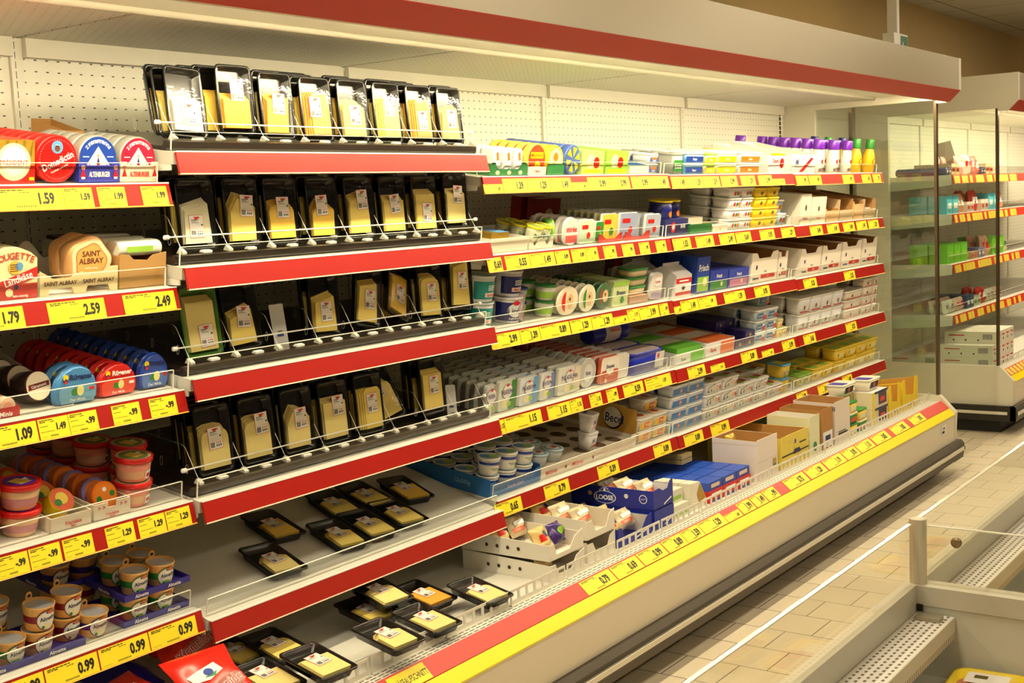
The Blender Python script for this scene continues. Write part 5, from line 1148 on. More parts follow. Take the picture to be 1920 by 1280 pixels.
def milk(w, h, m=WRAP):
    hb = h*.66; b = MB().box(-w/2, w/2, 0, w, 0, hb, m)
    b.add([(-w/2, 0, hb), (w/2, 0, hb), (w/2, w, hb), (-w/2, w, hb), (-w/2, w*.42, h*.90), (w/2, w*.42, h*.90), (w/2, w*.58, h*.90), (-w/2, w*.58, h*.90)], [(0, 1, 5, 4), (2, 3, 7, 6), (1, 2, 6, 5), (3, 0, 4, 7), (4, 5, 6, 7)], m)
    b.box(-w/2, w/2, w*.48, w*.52, h*.895, h, m)
    p = MB(); p.rect(-w*.5, w*.5, hb*.62, hb*.86, -.0008, PRED); p.rect(-w*.5, w*.5, hb*.05, hb*.20, -.0008, mat((206, 50, 40), .4)); p.disc(0, hb*.40, hb*.10, -.0008, INK, 10, 1.6); p.rect(-w*.3, w*.3, hb*.70, hb*.77, -.0012, LETT)
    return N('milk_carton', b, [N('front_label', p, fix=False)])
X0, X1, z, H = sl('D3', 1262, 1301, 497); W = X1-X0
for k, (dy, rz) in enumerate(((0, 0), (.165, .4))): spawn(milk(W*.74, H*.98), (X0+W*.5+.02*k, .056+dy, z), 'white gabled carton with red band, %s back on third margarine shelf' % ORD[k], 'milk carton', 'white gabled cartons', rz=rz*.4)
for i, (a, b, top, c, c2, nm) in enumerate(((1303, 1327, 484, BLUE, LGREEN, 'blue and green'), (1328, 1363, 508, mat((30, 50, 150), .4), GREEN, 'deep blue'), (1364, 1402, 505, mat((40, 60, 160), .4), mat((200, 120, 160), .4), 'blue and pink'))):
    X0, X1, _, H = sl('D3', a, b, top); W = X1-X0
    row(box_node(W*.96, .075, H, c, both(R_(-.45, .45, .05, .45, c2), T_('Frisch', LETT, 0, .7, .18, .8), O_(.15, .3, .12, CREAM, -.0009)), 'carton'), (X0+X1)/2, .050, z, 3, .08, '%s upright box, third shelf' % nm, 'box', 'blue upright boxes')
WC = mat((236, 224, 208), .6)
def wcart(p, w, h): p.disc(-w*.30, h*.60, h*.09, -.0006, NAVY, 12, .8); p.text('Sahne', w*.05, h*.42, h*.08, -.0006, INK, wmax=w*.5); p.rect(-w*.12, w*.42, h*.16, h*.30, -.0006, PRED); p.text('Joghurt', w*.15, h*.23, h*.08, -.001, LETT, wmax=w*.5); p.rect(-w*.42, -w*.2, h*.15, h*.2, -.0006, NAVY)
def wrow(key, lst, nm):
    for i, (a, b, top) in enumerate(lst):
        X0, X1, z, H = sl(key, a, b, top); W = X1-X0
        spawn(open_box(W*.97, .36, H*.86, (H, H), H, WC, CARD, wcart, notch=[(-W*.485, H), (-W*.30, H*.98), (-W*.22, H*.80), (W*.22, H*.80), (W*.30, H*.98), (W*.485, H)]), ((X0+X1)/2, .048, z), 'white notched fruit carton, %s in line on the %s' % (ORD[i], nm), 'carton', 'white notched cartons')
        for k in range(3): spawn(rect_tub(W*.80, .09, H*.62, mat((236, 220, 196), .4), mat((238, 200, 180), .35)), ((X0+X1)/2, .056+.10*k, z+.0035), 'pale cup pack inside %s notched carton of the %s, %s back' % (ORD[i], nm, ORD[k]), 'cup pack', 'cups in the notched cartons')
wrow('D3', [(1404, 1454, 474), (1456, 1488, 473)], 'third margarine shelf')
on('E3')
wrow('E3', [(1497, 1536, 466), (1538, 1573, 460), (1575, 1611, 453), (1613, 1648, 447)], 'third end shelf')

on('C4')
def phil(bg, c): return both(lambda p, w, h: (p.flat([(w*.1, h*.05), (w*.48, h*.05), (w*.48, h*.95), (w*.25, h*.95)], -.0004, c)), O_(0, .62, .25, mat((150, 110, 150), .4), sx=1.15), O_(0, .62, .225, mat((224, 220, 220), .35), -.0008, sx=1.15), lambda p, w, h: p.text('PHILADELPHIA', 0, h*.62, h*.15, -.0014, mat((70, 60, 110), .5), wmax=w*.70), lambda p, w, h: p.disc(0, h*.82, h*.04, -.0014, PRED, 8, 2.0), O_(-.1, .24, .13, CREAM, -.0008, 1.5), O_(.12, .22, .08, LGREEN, -.001, 1.5))
z = SZ['C'][3]
for i, (a, b, top, bg, c, nm, n) in enumerate(((902, 927, 724, mat((200, 204, 196), .3), GREYP, 'grey edged', 8), (929, 964, 714, mat((206, 210, 196), .3), GREEN, 'green cornered', 9), (968, 1006, 708, mat((206, 214, 222), .3), LBLUE, 'pale blue cornered', 9), (1008, 1036, 700, mat((214, 216, 220), .3), mat((110, 130, 190), .35), 'orange flecked blue', 9), (1040, 1086, 688, mat((216, 216, 208), .3), mat((222, 210, 190), .35), 'pale pink cornered', 9))):
    X0, X1, _, H = sl('C4', a, b, top); W = X1-X0
    row(standing_pack(W*.97, H, .034, bg, phil(bg, c), mat((196, 196, 186), .2), rad=.010), (X0+X1)/2, .048, z, n, .0375, '%s cream cheese pack with oval name' % nm, 'standing pack', 'cream cheese packs with oval name', rz=.03)
X0, X1, _, H = sl('C4', 1087, 1118, 688); r = (X1-X0)/2
row(disc_node(r, .034, CLEARP, mat((206, 206, 206), .2), lambda p, r: (p.disc(0, r*1.0, r*.6, -.001, WRAP, 16, .9), p.text('feta', 0, r, r*.3, -.0014, NAVY)), lid=CLEARP), (X0+X1)/2, .058, z, 6, .044, 'round clear tub on edge with pale label', 'round pack', 'round clear tubs on edge')
X0, X1, _, H = sl('C4', 1122, 1157, 670); W = X1-X0
RB = mat((196, 84, 54), .35)
def exq(p, w, h): p.flat([(x, z2) for x, z2 in rr(w*.92, h*.46, .012, 4, 0, h*.27)], -.0004, RB); p.disc(0, h*.60, h*.28, -.0008, mat((240, 234, 226), .35), 20, 1.0); p.text('Exquisa', 0, h*.62, h*.17, -.0014, NAVY, wmax=w*.75, bold=.03); p.rect(-w*.25, w*.25, h*.28, h*.31, -.001, mat((236, 160, 130), .5)); p.disc(-w*.2, h*.12, h*.08, -.001, CREAM, 10)
row(standing_pack(W, H, .036, mat((238, 230, 220), .35), exq, RB, rad=.016), (X0+X1)/2, .048, z, 11, .039, 'white and rust cream cheese pack with dark name', 'standing pack', 'white and rust cream cheese packs')
X0, X1, _, H = sl('C4', 1158, 1174, 664); W = X1-X0
row(standing_pack(W*1.5, H*.95, .036, mat((236, 230, 222), .35), None, mat((226, 220, 212), .3), rad=.016), (X0+X1)/2+.01, .060, z, 10, .039, 'plain white pack showing its side', 'standing pack', 'plain white packs')
X0, X1, _, H = sl('C4', 1177, 1252, 650); W = X1-X0
BT = mat((24, 38, 160), .28)
bo = rect_tub(W*.97, .10, H*.80, BT, mat((30, 46, 170), .25), both(R_(.22, .48, .15, .95, mat((220, 216, 220), .35)), O_(.30, .75, .12, PRED, -.0009)), rad=.4, taper=.9, top=mat((206, 190, 190), .35))
bo2 = MB().lathe([(.034, -W*.5), (.040, -W*.46), (.042, -W*.2)], BT, 10, 'x', .045, .042); bo2.lathe([(.042, -W*.2), (.043, W*.1), (.043, W*.42)], mat((222, 214, 216), .35), 10, 'x', .045, .042); bo2.lathe([(.046, W*.2), (.046, W*.44), (.040, W*.48)], BT, 10, 'x', .045, .042)
ln = MB(); ln.rect(-W*.1, W*.15, .050, .064, .0016, PRED)
spawn(bo, ((X0+X1)/2, .046, z), 'deep blue oblong cheese tub at the front, fourth shelf', 'tub', 'deep blue oblong tubs'); spawn(bo, ((X0+X1)/2, .150, z), 'deep blue oblong cheese tub behind the front one', 'tub', 'deep blue oblong tubs')
spawn(N('cheese_roll', bo2, [N('red_print', ln, fix=False)]), ((X0+X1)/2-.02, .20, z+H*.80+.006), 'dark blue rolled cheese with white wrap on the blue tubs', 'cheese roll')
on('D4')
z = SZ['D'][3]
for i, (a, b, top, c, nm) in enumerate(((1264, 1318, 656, mat((110, 196, 60), .45), 'green'), (1320, 1374, 634, mat((226, 110, 46), .45), 'orange'))):
    X0, X1, _, H = sl('D4', a, b, top); W = X1-X0
    spawn(open_box(W*.97, .40, H*.8, (H*.85, H), H, WRAP, CARD, both(R_(.0, .48, .05, .9, c), T_('Rama', GREEN if i == 0 else PRED, -.25, .45, .3, .35))), ((X0+X1)/2, .046, z), 'white carton with %s corner holding flat packs' % nm, 'carton')
    for k in range(4): spawn(box_node(W*.84, .085, .030, c, top=None, topm=mat((230, 226, 214), .5) if k % 2 else c, name='flat_pack'), ((X0+X1)/2, .054+.090*k, z+.036), '%s topped flat pack in the %s cornered carton, %s back' % ('white' if k % 2 else nm, nm, ORD[k]), 'flat pack', 'flat packs in the cartons')
    for k in range(4): spawn(box_node(W*.84, .085, .031, WRAP, name='flat_pack'), ((X0+X1)/2, .054+.090*k, z+.0035), 'white flat pack beneath the others, %s cornered carton, %s back' % (nm, ORD[k]), 'flat pack', 'white flat packs beneath')
X0, X1, _, H = sl('D4', 1376, 1412, 624); W = X1-X0
NV = mat((38, 28, 96), .4)
heap(box_node(W*.48, .10, .036, NV, O_(0, .5, .22, GOLD, sx=1.5), 'flat_pack'), X0+W*.25, .048, z, 2, 3, 3, W*.5, .104, .0365, 'dark violet small box', 'small box', 'dark violet small boxes', skip=((0, 0, 2), (1, 0, 2), (0, 0, 1)))
def tur(p, w, h): p.rect(-w*.42, w*.1, h*.25, h*.85, -.0005, mat((30, 110, 170), .4)); p.rect(w*.12, w*.40, h*.10, h*.55, -.0008, PRED); p.text('Du darfst', -w*.15, h*.55, h*.22, -.0010, LETT, wmax=w*.45)
X0, X1, _, H = sl('D4', 1414, 1455, 590); W = (X1-X0)
nd = rect_tub(W*.49, .10, .052, mat((200, 214, 220), .3), mat((236, 236, 232), .3), tur)
heap(nd, X0+W*.25, .048, z, 2, 2, 3, W*.5, .106, .0525, 'turquoise and white square spread tub', 'tub', 'turquoise spread tubs')
spawn(nd, (X0+W*.8, .10, z+.1580), 'turquoise and white square spread tub on the very top', 'tub', 'turquoise spread tubs')
X0, X1, _, H = sl('D4', 1457, 1488, 610); W = X1-X0
nd = rect_tub(W*.48, .09, .045, mat((230, 214, 140), .35), mat((236, 226, 170), .3), O_(0, .5, .2, ORANGE))
heap(nd, X0+W*.25, .048, z, 2, 2, 2, W*.5, .095, .0455, 'pale yellow small tub beside the turquoise tubs', 'tub', 'pale yellow small tubs', skip=((1, 0, 1),))
on('E4')
z = SZ['E'][3]
X0, X1, _, H = sl('E4', 1494, 1578, 552); W = (X1-X0)/4
def cow(p, w, h): p.disc(0, h*.42, h*.16, -.0006, mat((110, 70, 60), .4), 12, .8); p.rect(-w*.35, w*.35, h*.08, h*.16, -.0006, PRED)
nd = rect_tub(W*.97, .085, H/2*.985, WRAP, mat((246, 240, 230), .3), cow, taper=.8)
heap(nd, X0+W*.5, .048, z, 4, 2, 2, W, .09, H/2, 'white tapered yogurt cup in the block of eight', 'yogurt cup', 'white tapered yogurt cups')
spawn(box_node(.09, .20, .11, CARD), (X0-.055, .15, z) if X0 > 2.62 else (X0+.10, .26, z), 'brown carton standing behind the yogurt cups', 'carton')
for i, (a, b, n) in enumerate(((1581, 1613, 3), (1615, 1632, 3), (1634, 1649, 3))):
    X0, X1, _, H = sl('E4', a, b, 520); W = X1-X0
    nd = rect_tub(W*.97, .085, .050, mat((236, 222, 206), .3), mat((238, 232, 224), .25), both(O_(-.1, .5, .22, mat((110, 40, 40), .4)), R_(-.45, .45, .08, .18, PRED)), taper=.88)
    heap(nd, (X0+X1)/2, .048, z, 1, 2, n+1 if i else n, .1, .09, .0505, 'small white cup with dark berries, column %s' % ORD[i], 'yogurt cup', 'white cups with dark berries')

on('C5')
z = SZ['C'][4]
CB = mat((40, 110, 180), .5)
X0, X1, _, H = sl('C5', 914, 1008, 885); W = X1-X0
nt = [(-W/2, .052), (-W*.40, .052), (-W*.34, .042), (-W*.20, .036), (W*.20, .036), (W*.36, .045), (W*.44, .052), (W/2, .052)]
spawn(open_box(W, .42, .048, (.062, .062), .062, CB, mat((30, 80, 140), .5), both(T_('Frischer Quark', mat((206, 180, 220), .5), 0, .40, .28, .8)), side_prn=lambda p, w, h: p.text('12x200g', w*.72, h*.5, h*.32, -.0008, mat((150, 190, 226), .5)), notch=nt), ((X0+X1)/2, .044, z), 'bright blue card tray of yogurt cups beside the empty shelf', 'carton')
def yog(p, r, h): p.rect(-r*1.5, r*1.5, h*.70, h*.88, -.0006, BLUE); p.rect(-r*.9, r*1.2, h*.20, h*.60, -.0006, mat((236, 236, 222), .4)); p.disc(r*.5, h*.22, h*.13, -.0010, LGREEN, 10); p.rect(-r*.4, r*.4, h*.44, h*.48, -.0010, NAVY); p.rect(-r*.2, r*.5, h*.34, h*.37, -.0010, INK); p.rect(0, r*1.2, h*.68, h*.70, -.0012, PRED)
yc = tub_node(.041, .032, .062, WRAP, mat((236, 232, 220), .2), None, top=mat((186, 206, 200), .18), prn=yog, top_prn=lambda p, r: (p.disc(-r*.3, r*.2, r*.45, -.001, LBLUE, 12), p.disc(r*.3, -r*.2, r*.35, -.0012, LGREEN, 12)), name='yogurt_cup')
xs = [X0+.048+(W-.096)*i/2 for i in range(3)]
heap(yc, xs[0], .095, z+.0026, 3, 4, 1, xs[1]-xs[0], .094, .063, 'blue banded yogurt cup in the lower layer of the blue tray', 'yogurt cup', 'blue banded yogurt cups')
for i, (a, bq) in enumerate(((0, 0), (1, 0), (2, 0), (1, 1), (2, 1))): spawn(yc, (xs[a]+.004, .097+.094*bq, z+.0652), 'blue banded yogurt cup stacked on the lower layer, %s' % ORD[i], 'yogurt cup', 'stacked blue banded yogurt cups', rz=-.2)
X0, X1, _, H = sl('C5', 1010, 1188, 870); W = X1-X0; wl = Xat(1094, .05, z+.03)-X0
nt = [(-W/2, .040), (W*.44, .036), (W*.45, .052), (W/2, .052)]
spawn(open_box(W, .40, .036, (.04, .05), .05, mat((234, 220, 204), .6), CARDW, both(T_('Milchreis', PRED, -.40, .5, .42, .16), O_(-.26, .5, .20, BROWN), T_('Milchreis', PRED, -.14, .5, .42, .16), O_(.02, .5, .20, BROWN), R_(.14, .46, .3, .45, mat((226, 180, 150), .5))), notch=nt), ((X0+X1)/2, .044, z), 'long white card tray with red lettering and emptied round holes', 'carton')
ins = MB()
# insert card with round holes: strip of quads round each hole
hx0, hx1 = wl-W/2+.0, W/2-.006; ins.box(-W/2+.004, W/2-.004, .006, .39, .030, .0308, mat((200, 188, 168), .6))
for i in range(3):
    for j in range(4): ins.add([(hx0+.055+i*(hx1-hx0-.02)/3+.034*math.cos(t), .055+.092*j+.034*math.sin(t), .0312) for t in [2*math.pi*k/20 for k in range(20)]], [tuple(range(20))], mat((96, 78, 50), .8))
spawn(N('cup_insert', ins, fix=False), ((X0+X1)/2, .044, z), 'white cardboard insert with round cup holes in the long tray', 'insert card')
cl = tub_node(.042, .034, .048, mat((190, 196, 198), .25), mat((190, 214, 224), .2), None, top=mat((150, 176, 190), .18), top_prn=lambda p, r: (p.disc(0, 0, r*.6, -.001, mat((226, 226, 226), .3), 14), p.disc(r*.2, 0, r*.25, -.0014, PRED, 10)), name='yogurt_cup')
heap(cl, X0+.055, .105, z+.0318, 2, 3, 1, .098, .10, .05, 'clear rice pudding cup with foil lid in the long tray', 'yogurt cup', 'clear pudding cups')
ja = rect_tub(.066, .066, .072, WRAP, mat((240, 236, 232), .25), both(T_('jal', DBLUE, -.02, .6, .34, .5), lambda p, w, h: p.flat([(-w*.3, h*.2), (w*.1, h*.3), (w*.4, h*.5), (w*.3, h*.25)], -.0008, PRED)), lambda p, w, d: p.rect(-w*.3, w*.1, d*.6, d*.8, -.001, DBLUE), taper=.72, name='pudding_cup', rad=.2)
xj = Xat(1098, .09, z+.07)
spawn(ja, (xj, .060, z+.0318), 'white square pudding cup standing in the long tray', 'pudding cup', 'white square pudding cups'); spawn(ja, (xj, .062, z+.1042), 'white square pudding cup stacked on the lower one', 'pudding cup', 'white square pudding cups', rz=.1)
bec = MB().prism([(0, 0), (.40, 0), (.40, .15), (.06, .15), (0, .10)], 0, .003, 'x', mat((196, 170, 110), .6))
bq = MB(); bq.rect(-.17, -.005, .045, .145, 0, mat((196, 150, 60), .55)); bq.disc(-.115, .095, .042, -.0006, mat((222, 216, 200), .5), 28); bq.disc(-.112, .092, .046, -.0003, INK, 28); bq.text('Becel', -.105, .092, .036, -.0012, NAVY, wmax=.085)
bq.v = [(-.0008+y, -x, z2) for x, y, z2 in bq.v]
spawn(N('upright_carton', bec, [N('printed_name', bq, fix=False)]), (X1+.001, .046, z+.0), 'tall tan carton side with round dark lettering beside the margarine tubs', 'carton')
def becl(p, w, h): p.rect(-w*.42, w*.42, h*.12, h*.80, -.0005, mat((240, 196, 60), .4)); p.rect(-w*.12, w*.22, h*.18, h*.78, -.0008, mat((228, 110, 40), .4)); p.text('Becel', w*.1, h*.5, h*.25, -.0012, LETT, wmax=w*.5)
X0, X1, _, H = sl('C5', 1192, 1252, 790); W = X1-X0; X0 = X1-W
bc = rect_tub(W*.48, .088, .050, mat((232, 226, 206), .25), mat((238, 234, 222), .2), becl, lambda p, w, d: (p.rect(-w*.35, w*.35, d*.2, d*.8, -.001, mat((236, 210, 180), .4)), p.disc(w*.1, d*.5, d*.2, -.0014, PRED, 10)))
heap(bc, X0+W*.25+.008, .048, z, 2, 3, 2, W*.49, .092, .0505, 'orange and yellow margarine tub by the bay seam', 'tub', 'orange and yellow margarine tubs'); spawn(bc, (X0+W*.78, .10, z+.1015), 'orange and yellow margarine tub alone on top', 'tub', 'orange and yellow margarine tubs')
on('D5')
z = SZ['D'][4]
X0, X1, _, H = sl('D5', 1256, 1316, 722); X0 = 1.262; W = X1-X0
def bcb(p, w, h): p.rect(-w*.42, w*.42, h*.12, h*.80, -.0005, mat((60, 130, 200), .4)); p.disc(w*.05, h*.48, h*.26, -.0008, ORANGE, 12); p.text('pro', w*.05, h*.48, h*.2, -.0012, LETT)
bl = rect_tub(W*.48, .088, .050, mat((226, 230, 232), .25), mat((238, 238, 236), .2), bcb, lambda p, w, d: (p.rect(-w*.35, w*.35, d*.2, d*.8, -.001, mat((200, 190, 206), .4)), p.disc(-w*.1, d*.5, d*.2, -.0014, PRED, 10)))
heap(bl, X0+W*.25, .048, z, 2, 2, 4, W*.49, .092, .0505, 'blue and orange margarine tub', 'tub', 'blue and orange margarine tubs')
def lat(p, w, h):
    for i, (ch, m) in enumerate(zip('LÄTTA', (INK, GREEN, YELS, ORANGE, PRED))): p.text(ch, (-.32+.16*i)*w, h*(.42+.02*i), h*.42, -.0006, m, wmax=w*.15, bold=.03)
    p.flat([(-w*.40, h*.72), (0, h*.92), (w*.05, h*.86), (-w*.36, h*.66)], -.0006, mat((110, 130, 110), .4))
X0, X1, _, H = sl('D5', 1318, 1382, 686); W = X1-X0
lt = rect_tub(W*.485, .095, .056, WRAP, mat((246, 244, 236), .25), lat, lambda p, w, d: (p.disc(-w*.1, d*.4, d*.25, -.001, LGREEN, 12), p.disc(w*.2, d*.5, d*.2, -.0014, PRED, 10), p.rect(-w*.4, -w*.2, d*.6, d*.8, -.001, YELS)))
heap(lt, X0+W*.25, .048, z, 2, 2, 3, W*.49, .099, .0565, 'white margarine tub with colourful letters, tall block', 'tub', 'white tubs with colourful letters')
X2 = Xat(1452, .05, z+.05); W2 = X2-X1
heap(lt, X1+W*.25, .048, z, 3, 2, 2, max(W2/3, W*.492), .099, .0565, 'white margarine tub with colourful letters, lower block', 'tub', 'white tubs with colourful letters', skip=((2, 0, 1),))
X0, X1, _, H = sl('D5', 1462, 1488, 665); 
on('E5')
z = SZ['E'][4]
on('D5'); z = SZ['D'][4]
X0 = Xat(1464, .05, z+.05); X1 = 2.49; W = X1-X0
YT = mat((240, 206, 70), .35); SKY = mat((90, 170, 216), .35)
def yl_(p, w, h): p.rect(-w*.25, w*.25, h*.30, h*.65, -.0006, mat((236, 226, 200), .4)); p.text('Deli', 0, h*.48, h*.2, -.001, PURP, wmax=w*.4)
yb = rect_tub(W*.48, .095, .070, YT, SKY, yl_, lambda p, w, d: p.rect(-w*.35, w*.35, d*.2, d*.8, -.001, YELS), taper=.8)
heap(yb, X0+W*.25, .048, z, 2, 1, 2, W*.49, .1, .0705, 'yellow margarine tub with sky blue lid', 'tub', 'yellow tubs with sky blue lids')
spawn(box_node(W*.3, .20, .125, mat((226, 196, 70), .5), None, 'carton'), (X0+W*.2, .160, z), 'yellow and blue carton behind the sky blue lidded tubs', 'carton')
on('E5'); z = SZ['E'][4]
for i, (a, b, nx, nz, c, l, nm) in enumerate(((1497, 1522, 2, 1, mat((222, 214, 150), .35), LGREEN, 'pale'), (1524, 1562, 2, 1, YT, YT, 'low yellow'), (1564, 1648, 4, 2, YT, mat((226, 196, 40), .35), 'yellow'))):
    X0 = Xat(a, .05, z+.05); X1 = min(Xat(b, .05, z+.05), 3.735); W = (X1-X0)/nx
    nd = rect_tub(W*.97, .095, .066 if i else .055, c, l, both(R_(-.2, .25, .28, .7, mat((236, 224, 150), .4)), O_(-.25, .5, .14, GREEN)), lambda p, w, d: p.rect(-w*.35, w*.2, d*.2, d*.8, -.001, LGREEN), taper=.8)
    heap(nd, X0+W*.5, .048, z, nx, 2, nz, W, .10, .0665, '%s margarine tub with green mark' % nm, 'tub', '%s margarine tubs on the end shelf' % nm)
on(None)

# ------------------------------------------------------------------ goods on the deck
on(None)
def dk(p0, p1, pt=None, yf=-.225, up=.05): return sl('K', p0, p1, pt, yf, up)
CB1 = bag_node(.10, .075, .045, mat((228, 200, 130), .22), lambda p, w, h: (p.rect(-w*.3, w*.1, h*.3, h*.6, -.0006, PRED), p.disc(w*.2, h*.6, h*.16, -.001, NAVY, 10)), 21, 'cheese_bag')
CB2 = bag_node(.10, .075, .045, mat((212, 196, 160), .22), lambda p, w, h: (p.rect(-w*.4, w*.3, h*.2, h*.4, -.0006, mat((226, 110, 80), .4)), p.rect(-w*.2, w*.3, h*.5, h*.7, -.001, LETT)), 22, 'cheese_bag')
CB3 = bag_node(.09, .07, .045, mat((60, 34, 110), .25), lambda p, w, h: (p.disc(0, h*.5, h*.2, -.0006, LGREEN, 10),), 23, 'cheese_bag')
def fill(x, y, z, w, d, n, desc, grp, kinds=(0, 1, 0, 2), seed=1):
    rnd = random.Random(seed); K = (CB1, CB2, CB3); nx = 2 if w > .19 else 1; kx = min(1.0, (w*.90/nx-.006)/.10)
    for k in range(n):
        i, j = k % nx, k//nx
        spawn(K[kinds[k % len(kinds)]], (x+(i-(nx-1)/2)*w/max(nx, 1)*.90+rnd.uniform(-.002, .002), y+.050+j*d/(n/nx)*.92, z+.022), '%s, %s from the front' % (desc, ORD[k]), 'cheese bag', grp, rx=-.55+rnd.uniform(-.1, .1), rz=rnd.uniform(-.05, .05), sc=(kx, 1, 1))
X0, X1, z, _ = dk(1033, 1096); W = X1-X0; xc = (X0+X1)/2; h = .052
fn = [(-W/2, h), (-W*.36, h), (-W*.30, h*.30), (W*.10, h*.30), (W*.26, h), (W/2, h*1.25)]
def holes(p, w, hh): [p.disc(w*c, hh*.55, .0065, -.0008, mat((60, 50, 34), .8), 12) for c in (.30, .42, .54, .66)]
wb = open_box(W, .36, h, (h, h*1.25), h*1.25, mat((236, 230, 216), .55), mat((222, 212, 196), .6), None, holes, fn)
spawn(wb, (xc, -.225, z+.0005), 'white holed fruit carton on the deck, lower of two stacked', 'carton', 'white holed cartons'); spawn(wb, (xc, -.222, z+.067), 'white holed fruit carton stacked on the lower one, bags inside', 'carton', 'white holed cartons')
fill(xc, -.215, z+.068, W, .36, 4, 'bagged yellow cheese in the upper holed carton', 'cheese bags in the holed cartons', (0, 2, 0, 1), 5); fill(xc, -.215, z+.004, W, .36, 1, 'bagged yellow cheese in the lower holed carton', 'cheese bags in the holed cartons', (0,), 6)
X0, X1, z, _ = dk(1106, 1158); W = X1-X0; xc = (X0+X1)/2; h = .062
fn = [(-W/2, h), (-W*.30, h), (-W*.18, h*.36), (W*.20, h*.36), (W*.32, h), (W/2, h*1.2)]
w2 = open_box(W, .36, h, (h*1.1, h*1.2), h*1.2, mat((236, 230, 216), .55), mat((216, 204, 186), .6), None, None, fn)
for k in range(2): spawn(w2, (xc, -.215, z+.0005+.077*k), 'plain white carton beside the holed ones, %s of two' % ('lower' if k == 0 else 'upper'), 'carton', 'plain white cartons')
fill(xc, -.205, z+.080, W, .36, 4, 'bagged cheese with red print in the plain white carton', 'cheese bags in the plain cartons', (1, 1, 0, 2), 7)
LB = mat((24, 42, 150), .45)
X0, X1, z, _ = dk(1163, 1226); W = X1-X0; xc = (X0+X1)/2; h = .066
fn = [(-W/2, h), (-W*.38, h), (-W*.30, h*.25), (W*.22, h*.45), (W*.36, h*1.0), (W/2, h*1.15)]
def blu(p, w, hh): p.flat([(w*.0, hh*.10), (w*.40, hh*.34), (w*.40, hh*.42), (w*.0, hh*.18)], -.0008, LETT)
spawn(open_box(W, .38, h, (h, h), h, LB, mat((216, 210, 200), .6), blu, None, fn), (xc, -.215, z+.0005), 'low blue carton of bagged cheese before the tall blue stack', 'carton', 'blue cartons')
fill(xc, -.205, z+.006, W, .38, 8, 'bagged cheese in the low blue carton', 'cheese bags in the low blue carton', (0, 1, 0, 0), 8)
X0, X1, z, _ = dk(1232, 1268); W = X1-X0; xc = (X0+X1)/2; h = .072
def loose(p, w, hh):
    p.disc(w*.42, hh*.45, hh*.34, -.0006, LETT, 24, 2.0); p.disc(w*.42, hh*.45, hh*.31, -.0009, LB, 24, 2.0); p.text('LOOSE', w*.42, hh*.44, hh*.27, -.0014, LETT, wmax=.10, bold=.04)
    p.arc_text('KÄSEREI', w*.42, hh*.62, hh*.34, hh*.10, -.0014, LETT, 2.5, .64); p.disc(w*.42, hh*.84, hh*.07, -.0014, LETT, 10)
    p.disc(w*.68, hh*.62, .009, -.0010, WRAP, 14); p.disc(w*.24, hh*.60, .009, -.0010, mat((190, 170, 120), .5), 14); p.disc(w*.88, hh*.55, .017, -.0010, LETT, 16); p.disc(w*.88, hh*.55, .014, -.0013, LB, 16); p.text('Original', w*.88, hh*.55, .006, -.0016, LETT, wmax=.026, rot=.2)
fn = [(-W/2, h), (-W*.2, h*1.05), (0, h*.85), (W*.25, h*.9), (W*.35, h*1.2), (W/2, h*1.35)]
lo = open_box(W, .36, h, (h*1.0, h*1.0), h*1.3, LB, WRAP, blu, loose, fn); lo2 = open_box(W, .36, h, (h, h), h, LB, WRAP, blu, None)
spawn(lo2, (xc, -.215, z+.0005), 'tall blue stack, lower carton on the deck', 'carton', 'blue cartons'); spawn(lo, (xc, -.213, z+.0745), 'tall blue stack, upper carton with oval white emblem', 'carton', 'blue cartons')
fill(xc, -.205, z+.080, W, .36, 4, 'bagged cheese in the upper blue carton', 'cheese bags in the upper blue carton', (1, 1, 1), 9)
# gold and white packs
X0, X1, z, _ = dk(1272, 1300); W = X1-X0
gp = box_node(W*.98, .09, .05, mat((226, 224, 206), .4), both(R_(-.4, .4, .2, .5, LGREEN)), 'pack')
for k in range(3): spawn(gp, ((X0+X1)/2, -.205+.096*k, z+.0005), 'white and green wrapped block on the deck, %s back' % ORD[k], 'pack', 'white and green blocks')
for k in range(2): spawn(gp, ((X0+X1)/2, -.18+.096*k, z+.0515), 'white and green wrapped block on the others, %s back' % ORD[k], 'pack', 'white and green blocks')
X0, X1, z, _ = dk(1303, 1333); W = X1-X0
for k in range(3):
    b = MB().prism([(-W*.48, 0), (W*.30, 0), (W*.48, .03), (W*.1, .105), (-W*.48, .110)], 0, .05, 'y', mat((236, 230, 212), .4)); g = MB(); g.flat([(W*.02, .02), (W*.44, .034), (W*.10, .100), (-W*.1, .06)], -.0008, GOLD)
    spawn(N('cheese_wedge', b, [N('gold_foil', g, fix=False)]), ((X0+X1)/2, -.205+.055*k, z+.0005), 'white wedge shaped pack with gold foil, %s back' % ORD[k], 'cheese wedge', 'white and gold wedges')
fb = MB().prism([(0, 0), (.34, 0), (.34, .018), (0, .018)], -.045, .045, 'x', mat((186, 160, 80), .3, .6))
fb2 = N('flat_gold_pack', MB().box(-.045, .045, 0, .26, 0, .018, mat((190, 170, 110), .3, .6)))
for k in range(2): spawn(fb2, (Xat(1296, -.05, z+.13)+.02, -.02, z+.115+.0205*k), 'long flat gold pack across the wedges, %s' % ('lower' if k == 0 else 'upper'), 'flat pack', 'long flat gold packs')
X0, X1, z, _ = dk(1336, 1414); W = X1-X0
